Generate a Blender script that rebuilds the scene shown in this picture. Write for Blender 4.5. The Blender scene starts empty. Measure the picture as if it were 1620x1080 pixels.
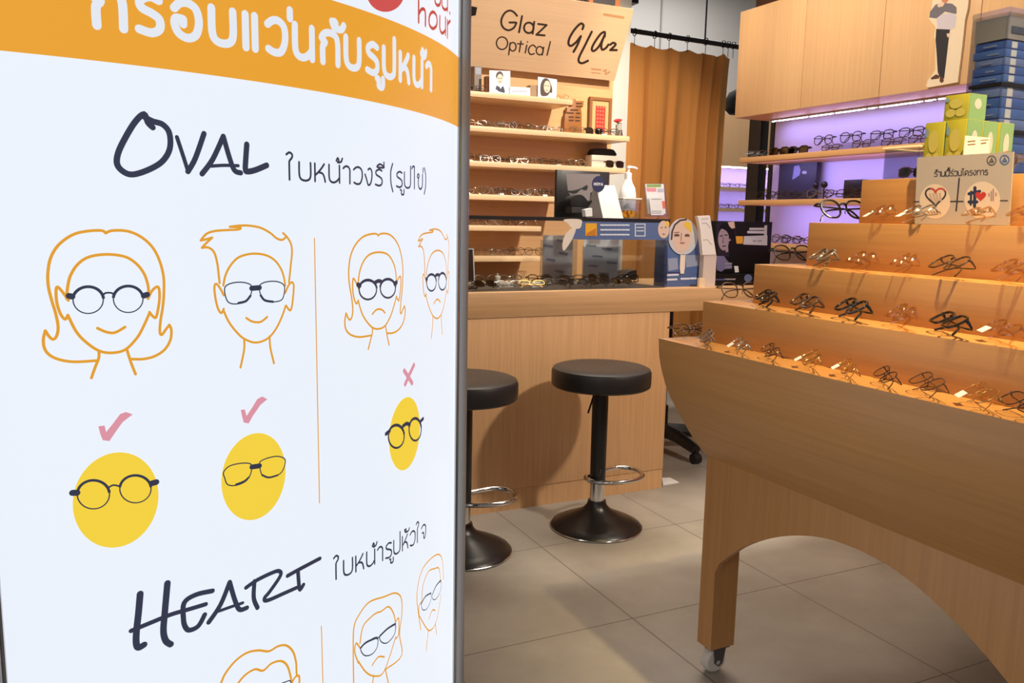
import bpy, bmesh, math, random
from math import sin, cos, pi, radians, hypot
random.seed(7)
SC = bpy.context.scene
COL = SC.collection

# ------------------------------------------------------------------ camera
FPX, YAW, PITCH, ROLL, EYE = 1318.6, radians(25.52), radians(8.40), radians(1.105), 1.3
def _axes():
    cy, sy = cos(YAW), sin(YAW); cp, sp = cos(PITCH), sin(PITCH); c, s = cos(ROLL), sin(ROLL)
    f = (sy*cp, cy*cp, -sp); u = (sy*sp, cy*sp, cp); r = (cy, -sy, 0)
    R = tuple(r[i]*c + u[i]*s for i in range(3)); U = tuple(-r[i]*s + u[i]*c for i in range(3))
    return R, U, f
AR, AU, AF = _axes()
from mathutils import Matrix, Vector, Euler
cam = bpy.data.cameras.new('camera'); cam.sensor_width = 36; cam.lens = FPX/1620*36; cam.clip_start = .05
camo = bpy.data.objects.new('camera', cam); COL.objects.link(camo)
camo.matrix_world = Matrix(((AR[0], AU[0], -AF[0], 0), (AR[1], AU[1], -AF[1], 0), (AR[2], AU[2], -AF[2], EYE), (0, 0, 0, 1)))
SC.camera = camo

# ------------------------------------------------------------------ exposure, world, lamps
SC.view_settings.view_transform = 'Standard'; SC.view_settings.look = 'None'
SC.view_settings.gamma = 1; SC.view_settings.use_curve_mapping = False
SC.view_settings.exposure = 0.0
w = bpy.data.worlds.new('mall_ambience'); SC.world = w; w.use_nodes = True
w.node_tree.nodes['Background'].inputs[0].default_value = (1, .96, .92, 1)
w.node_tree.nodes['Background'].inputs[1].default_value = .20
def lamp(name, kind, loc, target, energy, color, up='Y', **kw):
    l = bpy.data.lights.new(name, kind); l.energy = energy; l.color = color
    for k, v in kw.items(): setattr(l, k, v)
    o = bpy.data.objects.new(name, l); COL.objects.link(o); o.location = loc
    o.rotation_euler = (Vector(target) - Vector(loc)).to_track_quat('-Z', up).to_euler()
    return o
NEUT, VIOL = (1, .87, .70), (.50, .43, 1)
lamp('ceiling_panel_light', 'AREA', (2.1, 3.4, 3.3), (2.0, 3.3, 0), 26, NEUT, shape='RECTANGLE', size=1.8, size_y=1.4, spread=radians(84))
lamp('far_wall_fill_light', 'AREA', (4.2, 5.9, 3.6), (4.2, 5.9, 0), 62, (1, .95, .9), shape='RECTANGLE', size=2.4, size_y=1.2)  # added fill to brighten the far grey wall, no fixture stands for it
lamp('stand_spotlight', 'SPOT', (1.30, .60, 2.85), (1.80, 1.12, 1.25), 330, (1, .76, .37), spot_size=radians(54), spot_blend=.9, shadow_soft_size=.03)
lamp('stool_spotlight', 'SPOT', (3.0, .5, 3.15), (1.6, 3.1, .3), 300, (1, .88, .74), spot_size=radians(52), spot_blend=.6, shadow_soft_size=.10)
lamp('mall_light', 'AREA', (-2.2, -1.2, 3.0), (1.6, 1.6, .5), 34, (1, .94, .86), shape='RECTANGLE', size=3.0, size_y=1.6)
lamp('sign_spotlight', 'SPOT', (2.75, 1.9, 3.3), (2.0, 4.4, 1.9), 440, (1, .89, .75), spot_size=radians(50), spot_blend=.7, shadow_soft_size=.04)
lamp('curtain_spotlight', 'SPOT', (2.6, 3.0, 3.2), (3.15, 4.8, 1.6), 150, (1, .84, .60), spot_size=radians(46), spot_blend=.9, shadow_soft_size=.05)
lamp('cabinet_spotlight', 'SPOT', (1.5, 2.6, 3.2), (3.2, 2.8, 2.35), 150, (1, .85, .66), spot_size=radians(60), spot_blend=.7, shadow_soft_size=.08)
for z_, x_, e_, y0_, y1_ in ((1.868, 3.40, 2.1, 1.4, 3.77), (1.628, 3.25, 4.2, 1.5, 3.74), (1.394, 3.25, 3.8, 1.6, 3.7)):
    lamp('shelf_led_light', 'AREA', (x_, (y0_+y1_)/2, z_), (3.50, (y0_+y1_)/2, z_-.10), e_, VIOL, 'X', shape='RECTANGLE', size=.03, size_y=y1_-y0_, spread=radians(115))
for z_ in (1.825, 1.612, 1.408): lamp('shelf_led_light', 'AREA', (5.7, 6.70, z_), (5.7, 6.90, z_-.12), 2.2, VIOL, shape='RECTANGLE', size=1.5, size_y=.03, spread=radians(115))

# ------------------------------------------------------------------ pixel of the 1620x1080 photograph -> point on a plane of the room
def ray(x, y):
    a, b = (x-810)/FPX, (540-y)/FPX
    return tuple(AF[i] + a*AR[i] + b*AU[i] for i in range(3))
def at_x(x, y, X): d = ray(x, y); t = X/d[0]; return (X, d[1]*t, EYE + d[2]*t)
def at_y(x, y, Y): d = ray(x, y); t = Y/d[1]; return (d[0]*t, Y, EYE + d[2]*t)
def at_z(x, y, Z): d = ray(x, y); t = (Z-EYE)/d[2]; return (d[0]*t, d[1]*t, Z)

# ------------------------------------------------------------------ materials
def lin(c): return tuple(((v/255)/12.92 if v <= 10.3 else ((v/255+.055)/1.055)**2.4) for v in c)
MATS = {}
def newmat(name):
    m = bpy.data.materials.new(name); m.use_nodes = True
    return m, m.node_tree, m.node_tree.nodes['Principled BSDF']
def plain(name, rgb, rough=.5, metal=0, spec=.5, emit=0):
    if name in MATS: return MATS[name]
    m, nt, p = newmat(name); c = lin(rgb)
    p.inputs['Base Color'].default_value = (*c, 1); p.inputs['Roughness'].default_value = rough
    p.inputs['Metallic'].default_value = metal; p.inputs['Specular IOR Level'].default_value = spec
    n = nt.nodes.new('ShaderNodeTexNoise'); n.inputs['Scale'].default_value = 60
    tc = nt.nodes.new('ShaderNodeTexCoord'); nt.links.new(tc.outputs['Object'], n.inputs['Vector'])
    mr = nt.nodes.new('ShaderNodeMapRange'); mr.inputs[3].default_value = max(rough-.06, .02); mr.inputs[4].default_value = min(rough+.06, 1)
    nt.links.new(n.outputs['Fac'], mr.inputs[0]); nt.links.new(mr.outputs[0], p.inputs['Roughness'])
    if emit:
        p.inputs['Emission Color'].default_value = (*c, 1); p.inputs['Emission Strength'].default_value = emit
    MATS[name] = m; return m
def wood(name, rgb, axis='z', rough=.42, contrast=.16):
    if name in MATS: return MATS[name]
    m, nt, p = newmat(name); c = lin(rgb)
    tc = nt.nodes.new('ShaderNodeTexCoord'); mp = nt.nodes.new('ShaderNodeMapping')
    s = {'x': (1.2, 45, 45), 'y': (45, 1.2, 45), 'z': (45, 45, 1.2)}[axis]; mp.inputs['Scale'].default_value = s
    nt.links.new(tc.outputs['Object'], mp.inputs['Vector'])
    n = nt.nodes.new('ShaderNodeTexNoise'); n.inputs['Scale'].default_value = 1.6; n.inputs['Detail'].default_value = 6; n.inputs['Roughness'].default_value = .62
    nt.links.new(mp.outputs[0], n.inputs['Vector'])
    n2 = nt.nodes.new('ShaderNodeTexNoise'); n2.inputs['Scale'].default_value = 1.4; nt.links.new(tc.outputs['Object'], n2.inputs['Vector'])
    mx = nt.nodes.new('ShaderNodeMath'); mx.operation = 'MULTIPLY_ADD'; mx.inputs[1].default_value = .75
    ml = nt.nodes.new('ShaderNodeMath'); ml.operation = 'MULTIPLY'; ml.inputs[1].default_value = .25
    nt.links.new(n2.outputs['Fac'], ml.inputs[0]); nt.links.new(n.outputs['Fac'], mx.inputs[0]); nt.links.new(ml.outputs[0], mx.inputs[2])
    r = nt.nodes.new('ShaderNodeValToRGB'); r.color_ramp.elements[0].position = .32; r.color_ramp.elements[1].position = .68
    r.color_ramp.elements[0].color = (*[v*(1-contrast*(1, 1.25, 1.5)[i]) for i, v in enumerate(c)], 1)
    r.color_ramp.elements[1].color = (*[min(v*(1+contrast*.55), 1) for v in c], 1)
    nt.links.new(mx.outputs[0], r.inputs[0]); nt.links.new(r.outputs[0], p.inputs['Base Color'])
    p.inputs['Roughness'].default_value = rough
    bp = nt.nodes.new('ShaderNodeBump'); bp.inputs['Strength'].default_value = .06; bp.inputs['Distance'].default_value = .002
    nt.links.new(n.outputs['Fac'], bp.inputs['Height']); nt.links.new(bp.outputs[0], p.inputs['Normal'])
    MATS[name] = m; return m
def glassy(name, tint=(255, 255, 255), gloss=.08, rough=.02, edge=.12):
    if name in MATS: return MATS[name]
    m, nt, p = newmat(name); nt.nodes.remove(p)
    t = nt.nodes.new('ShaderNodeBsdfTransparent'); t.inputs[0].default_value = (*lin(tint), 1)
    g = nt.nodes.new('ShaderNodeBsdfGlossy'); g.inputs['Roughness'].default_value = rough
    mx = nt.nodes.new('ShaderNodeMixShader'); lw = nt.nodes.new('ShaderNodeLayerWeight'); lw.inputs[0].default_value = .25
    mr = nt.nodes.new('ShaderNodeMapRange'); mr.inputs[3].default_value = gloss; mr.inputs[4].default_value = gloss+edge
    nt.links.new(lw.outputs['Fresnel'], mr.inputs[0]); nt.links.new(mr.outputs[0], mx.inputs[0])
    nt.links.new(t.outputs[0], mx.inputs[1]); nt.links.new(g.outputs[0], mx.inputs[2])
    nt.links.new(mx.outputs[0], nt.nodes['Material Output'].inputs[0]); MATS[name] = m; return m
def floor_mat():
    m, nt, p = newmat('concrete_tile')
    tc = nt.nodes.new('ShaderNodeTexCoord'); sp = nt.nodes.new('ShaderNodeSeparateXYZ'); nt.links.new(tc.outputs['Object'], sp.inputs[0])
    def math_(op, a, b=None):
        n = nt.nodes.new('ShaderNodeMath'); n.operation = op
        for i, v in enumerate((a, b)):
            if v is None: continue
            if isinstance(v, (int, float)): n.inputs[i].default_value = v
            else: nt.links.new(v, n.inputs[i])
        return n.outputs[0]
    T = .655; es = []
    for k, off in ((0, 2.148), (1, 1.506)):
        a = math_('SUBTRACT', sp.outputs[k], off - 20*T); a = math_('DIVIDE', a, T); a = math_('FRACT', a)
        b = math_('SUBTRACT', a, .5); b = math_('ABSOLUTE', b); es.append(math_('GREATER_THAN', b, .5-.0032))
    joint = math_('MAXIMUM', es[0], es[1])
    n = nt.nodes.new('ShaderNodeTexNoise'); n.inputs['Scale'].default_value = 2.3; n.inputs['Detail'].default_value = 7; n.inputs['Roughness'].default_value = .6
    nt.links.new(tc.outputs['Object'], n.inputs['Vector'])
    r = nt.nodes.new('ShaderNodeValToRGB'); r.color_ramp.elements[0].position = .3; r.color_ramp.elements[1].position = .72
    r.color_ramp.elements[0].color = (*lin((136, 130, 122)), 1); r.color_ramp.elements[1].color = (*lin((164, 158, 150)), 1)
    nt.links.new(n.outputs['Fac'], r.inputs[0])
    mx = nt.nodes.new('ShaderNodeMixRGB'); mx.inputs[2].default_value = (*lin((98, 91, 84)), 1)
    nt.links.new(joint, mx.inputs[0]); nt.links.new(r.outputs[0], mx.inputs[1]); nt.links.new(mx.outputs[0], p.inputs['Base Color'])
    p.inputs['Roughness'].default_value = .38; p.inputs['Specular IOR Level'].default_value = .4
    return m
def cloth_mat(name, rgb):
    m = wood(name, rgb, 'z', .85, .07); return m

OAK_V = wood('oak_veneer_upright', (214, 170, 124), 'z'); OAK_H = wood('oak_veneer_long', (214, 172, 126), 'x')
STAND_Y = wood('warm_oak_long', (198, 144, 86), 'y', .4, .13); STAND_Z = wood('warm_oak_upright', (194, 142, 88), 'z', .4, .13)
MAPLE_V = wood('pale_maple_upright', (228, 186, 138), 'z', .4, .08); MAPLE_X = wood('pale_maple_long', (220, 188, 148), 'x', .4, .07)
MAPLE_Y = wood('shelf_oak_long', (222, 172, 118), 'y', .42, .12)
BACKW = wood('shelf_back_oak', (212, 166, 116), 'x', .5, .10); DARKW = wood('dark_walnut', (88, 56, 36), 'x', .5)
WALLG = plain('grey_wall_paint', (196, 196, 194), .8); CEILM = plain('ceiling_paint', (205, 205, 205), .9)
BLACK = plain('black_plastic', (22, 21, 23), .38); LEATHER = plain('black_leatherette', (34, 32, 33), .42); BLKMET = plain('black_painted_metal', (26, 24, 26), .33)
CHROME = plain('chrome', (205, 205, 208), .14, 1); ALU = plain('brushed_aluminium', (186, 183, 183), .45, .2); ALUD = plain('dark_aluminium', (92, 90, 92), .4, .6)
WHITE = plain('white_card', (238, 238, 240), .5); OFFW = plain('off_white_plastic', (222, 216, 208), .45); GREY = plain('grey_card', (150, 148, 146), .6)
GLASS = glassy('clear_glass', (250, 252, 252), .05); ACRYL = glassy('clear_acrylic', (236, 238, 242), .10, .05)
LENS = glassy('clear_lens', (248, 248, 246), .0015, .02, .015); SUN = glassy('dark_lens', (70, 60, 58), .10)
FRAMES = {'black': plain('black_acetate', (20, 19, 21), .2), 'brown': plain('brown_acetate', (74, 48, 32), .25), 'gold': plain('gold_wire', (214, 164, 96), .22, .9),
          'silver': plain('silver_wire', (190, 188, 188), .22, .95), 'clear': glassy('clear_acetate', (248, 232, 210), .14, .12),
          'gunmetal': plain('gunmetal_wire', (70, 66, 66), .28, .8), 'smoke': plain('grey_acetate', (112, 98, 88), .25)}

# ------------------------------------------------------------------ mesh building
class MB:
    def __init__(s): s.v = []; s.f = []
    def add(s, v, f):
        n = len(s.v); s.v += [tuple(p) for p in v]; s.f += [tuple(i+n for i in q) for q in f]; return s
    def box(s, x0, x1, y0, y1, z0, z1):
        return s.add([(x0,y0,z0),(x1,y0,z0),(x1,y1,z0),(x0,y1,z0),(x0,y0,z1),(x1,y0,z1),(x1,y1,z1),(x0,y1,z1)],
                     [(0,3,2,1),(4,5,6,7),(0,1,5,4),(1,2,6,5),(2,3,7,6),(3,0,4,7)])
    def prism(s, poly, fn, a, b):            # poly in 2-D, fn(u, v, w) -> 3-D
        n = len(poly)
        return s.add([fn(u, v, a) for u, v in poly] + [fn(u, v, b) for u, v in poly],
                     [tuple(range(n-1, -1, -1)), tuple(range(n, 2*n))] + [(i, (i+1) % n, (i+1) % n+n, i+n) for i in range(n)])
    def tube(s, pts, r, n=8, closed=False):
        P = [Vector(p) for p in pts]; N = len(P); rings = []; up = None
        rr = r if isinstance(r, (list, tuple)) else [r]*N
        for i in range(N):
            a = P[(i-1) % N] if (closed or i) else P[0]; b = P[(i+1) % N] if (closed or i < N-1) else P[-1]
            t = (b-a).normalized()
            if up is None:
                up = Vector((0, 0, 1)) if abs(t.z) < .9 else Vector((1, 0, 0))
            u = (up - t*up.dot(t)).normalized(); up = u; v = t.cross(u)
            rings.append([P[i] + (u*cos(2*pi*k/n) + v*sin(2*pi*k/n))*rr[i] for k in range(n)])
        V = [q for R in rings for q in R]; F = []
        for i in range(N if closed else N-1):
            j = (i+1) % N
            for k in range(n): F.append((i*n+k, i*n+(k+1) % n, j*n+(k+1) % n, j*n+k))
        if not closed: F += [tuple(range(n-1, -1, -1)), tuple((N-1)*n+k for k in range(n))]
        return s.add(V, F)
    def lathe(s, prof, c=(0, 0, 0), n=40):
        V = []; F = []; m = len(prof)
        for k in range(n):
            a = 2*pi*k/n
            V += [(c[0]+r*cos(a), c[1]+r*sin(a), c[2]+z) for r, z in prof]
        for k in range(n):
            k2 = (k+1) % n
            for i in range(m-1): F.append((k*m+i, k2*m+i, k2*m+i+1, k*m+i+1))
        if prof[0][0] > 1e-6: F.append(tuple(k*m for k in range(n-1, -1, -1)))
        if prof[-1][0] > 1e-6: F.append(tuple(k*m+m-1 for k in range(n)))
        return s.add(V, F)
    def poly(s, pts): return s.add(pts, [tuple(range(len(pts)))])
    def stroke(s, pts, wd, fn):              # flat ribbon with round ends, drawn on a surface: fn(u, v) -> 3-D
        P = [pts[0]]
        for q in pts[1:]:
            if hypot(q[0]-P[-1][0], q[1]-P[-1][1]) > wd*.04: P.append(q)
        if len(P) < 2: return s
        h = wd/2; n = len(P); closed = n > 3 and hypot(P[0][0]-P[-1][0], P[0][1]-P[-1][1]) < wd*.3
        if closed: P = P[:-1]; n -= 1
        D = []
        for i in range(n if closed else n-1):
            a, b = P[i], P[(i+1) % n]; L = hypot(b[0]-a[0], b[1]-a[1]) or 1; D.append(((b[0]-a[0])/L, (b[1]-a[1])/L))
        # each stroke sits a hair above the one before, so crossings do not share a plane
        s.lift = (getattr(s, 'lift', -1)+1) % 10
        e = wd*.2; q0 = Vector(fn(*P[0])); nn = (Vector(fn(P[0][0]+e, P[0][1]))-q0).cross(Vector(fn(P[0][0], P[0][1]+e))-q0)
        nn.normalize()
        if nn.dot(Vector((0, 0, EYE))-q0) < 0: nn = -nn
        up = nn*(.00003*s.lift)
        g = lambda x, y: tuple(Vector(fn(x, y))+up)
        V = []; Fc = []
        for i in range(n):
            d0 = D[(i-1) % len(D)] if (closed or i) else D[0]; d1 = D[i % len(D)] if (closed or i < n-1) else D[-1]
            mx, my = -(d0[1]+d1[1]), d0[0]+d1[0]; L = hypot(mx, my)
            if L < .25: mx, my = -d1[1], d1[0]; k = h
            else: mx /= L; my /= L; k = h/max(mx*-d1[1]+my*d1[0], .5)
            V += [g(P[i][0]+mx*k, P[i][1]+my*k), g(P[i][0]-mx*k, P[i][1]-my*k)]
        for i in range(n if closed else n-1):
            j = (i+1) % n; Fc.append((2*i, 2*i+1, 2*j+1, 2*j))
        if not closed:
            for i, d, sg in ((0, D[0], -1), (n-1, D[-1], 1)):
                a0 = math.atan2(d[1]*sg, d[0]*sg); b = len(V)
                V += [g(P[i][0]+h*cos(a0-pi/2+pi*k/6), P[i][1]+h*sin(a0-pi/2+pi*k/6)) for k in range(7)]; Fc.append(tuple(range(b, b+7)))
        return s.add(V, Fc)
def spline(P, k=6):
    if len(P) < 3: return list(P)
    closed = P[0] == P[-1]; out = []
    n = len(P)
    for i in range(n-1):
        p1, p2 = P[i], P[i+1]
        p0 = P[i-1] if i else (P[-2] if closed else p1); p3 = P[i+2] if i+2 < n else (P[1] if closed else p2)
        for j in range(k):
            t = j/k; t2 = t*t; t3 = t2*t
            out.append(tuple(.5*(2*p1[d]+(p2[d]-p0[d])*t+(2*p0[d]-5*p1[d]+4*p2[d]-p3[d])*t2+(3*p1[d]-p0[d]-3*p2[d]+p3[d])*t3) for d in range(len(p1))))
    out.append(P[-1]); return out
def mesh_of(name, mb, mat, bevel=0, seg=2, org=(0, 0, 0)):
    me = bpy.data.meshes.new(name)
    me.from_pydata([(p[0]-org[0], p[1]-org[1], p[2]-org[2]) for p in mb.v], [], mb.f)
    bm = bmesh.new(); bm.from_mesh(me)
    if bevel: 
        bmesh.ops.recalc_face_normals(bm, faces=bm.faces)
        bmesh.ops.bevel(bm, geom=[e for e in bm.edges if e.is_manifold and e.calc_face_angle(0) > .5], offset=bevel, segments=seg, affect='EDGES', profile=.5, clamp_overlap=True)
    elif all(e.is_manifold for e in bm.edges): bmesh.ops.recalc_face_normals(bm, faces=bm.faces)
    for f in bm.faces: f.smooth = True
    bm.to_mesh(me); bm.free(); me.set_sharp_from_angle(angle=radians(38))
    me.materials.append(mat); return me
def worg(o):
    v = Vector((0, 0, 0))
    while o is not None: v += Vector(o.location); o = o.parent
    return v
def part(name, mb, mat, parent, label=None, bevel=0, local=False, seg=2):
    org = (0, 0, 0) if local else worg(parent)
    o = bpy.data.objects.new(name, mesh_of(name, mb, mat, bevel, seg, org)); COL.objects.link(o); o.parent = parent
    if label: o['label'] = label
    return o
def tag(o, label, cat, group=None):
    o['label'] = label; o['category'] = cat
    if group: o['group'] = group
    return o
def thing(name, label, cat, loc=(0, 0, 0), rot=(0, 0, 0), group=None):
    o = bpy.data.objects.new(name, None); COL.objects.link(o); o.location = loc; o.rotation_euler = rot; o.empty_display_size = .05
    return tag(o, label, cat, group)
def solo(name, mb, mat, label, cat, loc=(0, 0, 0), group=None, bevel=0):   # a thing that is one mesh, built in room coordinates
    o = bpy.data.objects.new(name, mesh_of(name, mb, mat, bevel, 2, loc)); COL.objects.link(o); o.location = loc
    return tag(o, label, cat, group)
def struct(name, mb, mat, bevel=0):
    o = bpy.data.objects.new(name, mesh_of(name, mb, mat, bevel)); COL.objects.link(o); o['kind'] = 'structure'; return o
def dup(root, loc, rot=None, label=None, group=None):
    r = root.copy(); COL.objects.link(r); r.location = loc
    if rot is not None: r.rotation_euler = rot
    if label: r['label'] = label
    if group: r['group'] = group
    for ch in list(root.children):
        c = ch.copy(); COL.objects.link(c); c.parent = r
        for g in ch.children:
            d = g.copy(); COL.objects.link(d); d.parent = c
    return r
def rect(x0, y0, x1, y1): return [(x0, y0), (x1, y0), (x1, y1), (x0, y1)]
def ell(cx, cy, rx, ry, n=28, a0=0, a1=2*pi): return [(cx+rx*cos(a0+(a1-a0)*k/n), cy+ry*sin(a0+(a1-a0)*k/n)) for k in range(n + (a1-a0 < 2*pi-1e-6))]
XZ = lambda u, v, w_: (u, w_, v)
YZ = lambda u, v, w_: (w_, u, v)
XY = lambda u, v, w_: (u, v, w_)

# ------------------------------------------------------------------ the room
struct('floor', MB().box(-4, 8, -2, 9, -.05, 0), floor_mat())
struct('ceiling', MB().box(-4, 8, -2, 9, 3.9, 3.95), CEILM)
struct('wall_back', MB().box(-2.0, 2.93, 4.53, 4.66, 0, 3.9), WALLG)
struct('wall_right', MB().box(3.52, 3.62, -1.0, 3.84, 0, 3.9), WALLG)
struct('wall_far', MB().box(-2.0, 8, 7.0, 7.1, 0, 3.9), WALLG)
struct('trim_1', MB().box(4.86, 4.873, 6.988, 7.0, 0, 3.9), GREY)
struct('wall_left', MB().box(-2.1, -2.0, 2.0, 7.1, 0, 3.9), WALLG)
struct('baseboard_far', MB().box(-2.0, 8, 6.985, 7.0, 0, .09), ALUD)

# ------------------------------------------------------------------ curved backlit sign box
CX, CY, CR = -.207, 2.365, 1.082
A0, A1 = radians(-87.85), radians(-32.3)
BZ0, BZ1 = .10, 1.98
def cyl_uv(x, y):
    d = ray(x, y); ox, oy = -CX, -CY
    a = d[0]*d[0]+d[1]*d[1]; b = ox*d[0]+oy*d[1]; c = ox*ox+oy*oy-CR*CR
    t = (-b-math.sqrt(max(b*b-a*c, 0)))/a
    return CR*math.atan2(d[1]*t-CY, d[0]*t-CX), EYE+d[2]*t
def on_cyl(u, z, off=.0006): a = u/CR; return (CX+(CR+off)*cos(a), CY+(CR+off)*sin(a), z)
def on_px(off): return lambda x, y: on_cyl(*cyl_uv(x, y), off)
sb_mid = (A0+A1)/2
SBC = (CX+(CR-.06)*cos(sb_mid), CY+(CR-.06)*sin(sb_mid), 0)
sign = thing('curved_light_box', 'tall curved backlit white sign box showing which eyeglasses suit which face shape', 'sign', SBC)
FACE = plain('backlit_white_film', (236, 243, 253), .3, emit=.97)
for nt in (FACE.node_tree,): nt.nodes['Principled BSDF'].inputs['Base Color'].default_value = (.10, .10, .10, 1)
def ink(name, rgb, e=.95):
    m = plain(name, rgb, .35, emit=e); m.node_tree.nodes['Principled BSDF'].inputs['Base Color'].default_value = (*[v*.12 for v in lin(rgb)], 1); return m
I_OR, I_LINE, I_NAVY = ink('orange_ink', (236, 164, 52)), ink('amber_line_ink', (228, 160, 48)), ink('navy_ink', (58, 62, 84), .8)
I_YEL, I_PINK, I_RED, I_WHT = ink('yellow_ink', (246, 212, 66)), ink('pink_ink', (222, 150, 166)), ink('red_ink', (208, 82, 80)), ink('white_ink', (240, 245, 254), .86)
# body: front arc panel, back shell, aluminium side posts, caps, base
NSEG = 48
fr = MB(); V = []; Fc = []
for k in range(NSEG+1):
    a = A0+(A1-A0)*k/NSEG
    for rr in (CR, CR-.004):
        for z in (BZ0, BZ1): V.append((CX+rr*cos(a), CY+rr*sin(a), z))
for k in range(NSEG):
    b = 4*k; c = b+4
    Fc += [(b, c, c+1, b+1), (b+2, b+3, c+3, c+2), (b+1, c+1, c+3, b+3), (b, b+2, c+2, c)]
Fc += [(0, 1, 3, 2), (4*NSEG, 4*NSEG+2, 4*NSEG+3, 4*NSEG+1)]
fr.add(V, Fc); front = part('front_panel', fr, FACE, sign)
pa, pb = on_cyl(A0*CR, 0, 0), on_cyl(A1*CR, 0, 0)
chord = Vector((pb[0]-pa[0], pb[1]-pa[1], 0)); cl = chord.length; ch = chord.normalized(); bn = Vector((-ch.y, ch.x, 0))   # bn points to the back
back = [(pa[0]+ch.x*t*cl+bn.x*(.03+.14*sin(pi*t)), pa[1]+ch.y*t*cl+bn.y*(.03+.14*sin(pi*t))) for t in [k/24 for k in range(25)]]
arc = [(CX+(CR-.005)*cos(A0+(A1-A0)*k/24), CY+(CR-.005)*sin(A0+(A1-A0)*k/24)) for k in range(25)]
part('back_shell', MB().prism([(x+bn.x*.004, y+bn.y*.004) for x, y in back] + [(x, y) for x, y in reversed(back)], XY, BZ0, BZ1), ALUD, sign)
full = arc + back[::-1]
part('top_cap', MB().prism(full, XY, BZ1, BZ1+.03), ALU, sign); part('bottom_cap', MB().prism(full, XY, BZ0-.03, BZ0), ALU, sign)
cen = Vector((sum(p[0] for p in full)/len(full), sum(p[1] for p in full)/len(full), 0))
part('base_plate', MB().prism([(cen.x+(x-cen.x)*.8, cen.y+(y-cen.y)*.8) for x, y in full], XY, 0, .07), BLKMET, sign, bevel=.004)
for p, s in ((pa, -1), (pb, 1)):
    q = Vector(p)+bn*.012+ch*(s*.019)
    pr = []
    for k in range(20):
        t = 2*pi*k/20; d = ch*(cos(t)*.0175)+bn*(sin(t)*.030); pr.append((q.x+d.x, q.y+d.y))
    post = part('side_post', MB().prism(pr, XY, BZ0-.03, BZ1+.03), ALU, sign)
    g = Vector(p)+ch*(s*.0015)-bn*.004
    part('post_bead', MB().tube([(g.x, g.y, BZ0), (g.x, g.y, BZ1)], .0035, 8), CHROME, post, 'bright narrow edge bead')
# --- artwork. zoomed crops: scale and origin of each crop I measured in
def crop(s, ox, oy): return lambda P: [(ox+s*x, oy+s*y) for x, y in P]
Z1, Z2, Z3, Z4 = crop(.30547, 0, 0), crop(.30547, 370, 0), crop(.25923, 40, 340), crop(.25913, 290, 340)
Z5, Z6, Z7, Z8 = crop(.25918, 510, 340), crop(.25931, 90, 600), crop(.25932, 180, 800), crop(.48110, 480, 560)
def uvs(P): return [cyl_uv(*p) for p in P]
def curve_uv(P, k=5): return spline(uvs(P), k)
def C6(off): return lambda u, z: on_cyl(u, z, off)
# orange header band
ub0, ub1 = A0*CR+.002, A1*CR-.002
mb = MB(); n = 60; V = []; Fc = []
for k in range(n+1):
    u = ub0+(ub1-ub0)*k/n; V += [on_cyl(u, 1.500, .0004), on_cyl(u, 1.650, .0004)]
for k in range(n): Fc.append((2*k, 2*k+2, 2*k+3, 2*k+1))
part('orange_band', mb.add(V, Fc), I_OR, sign)
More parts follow.
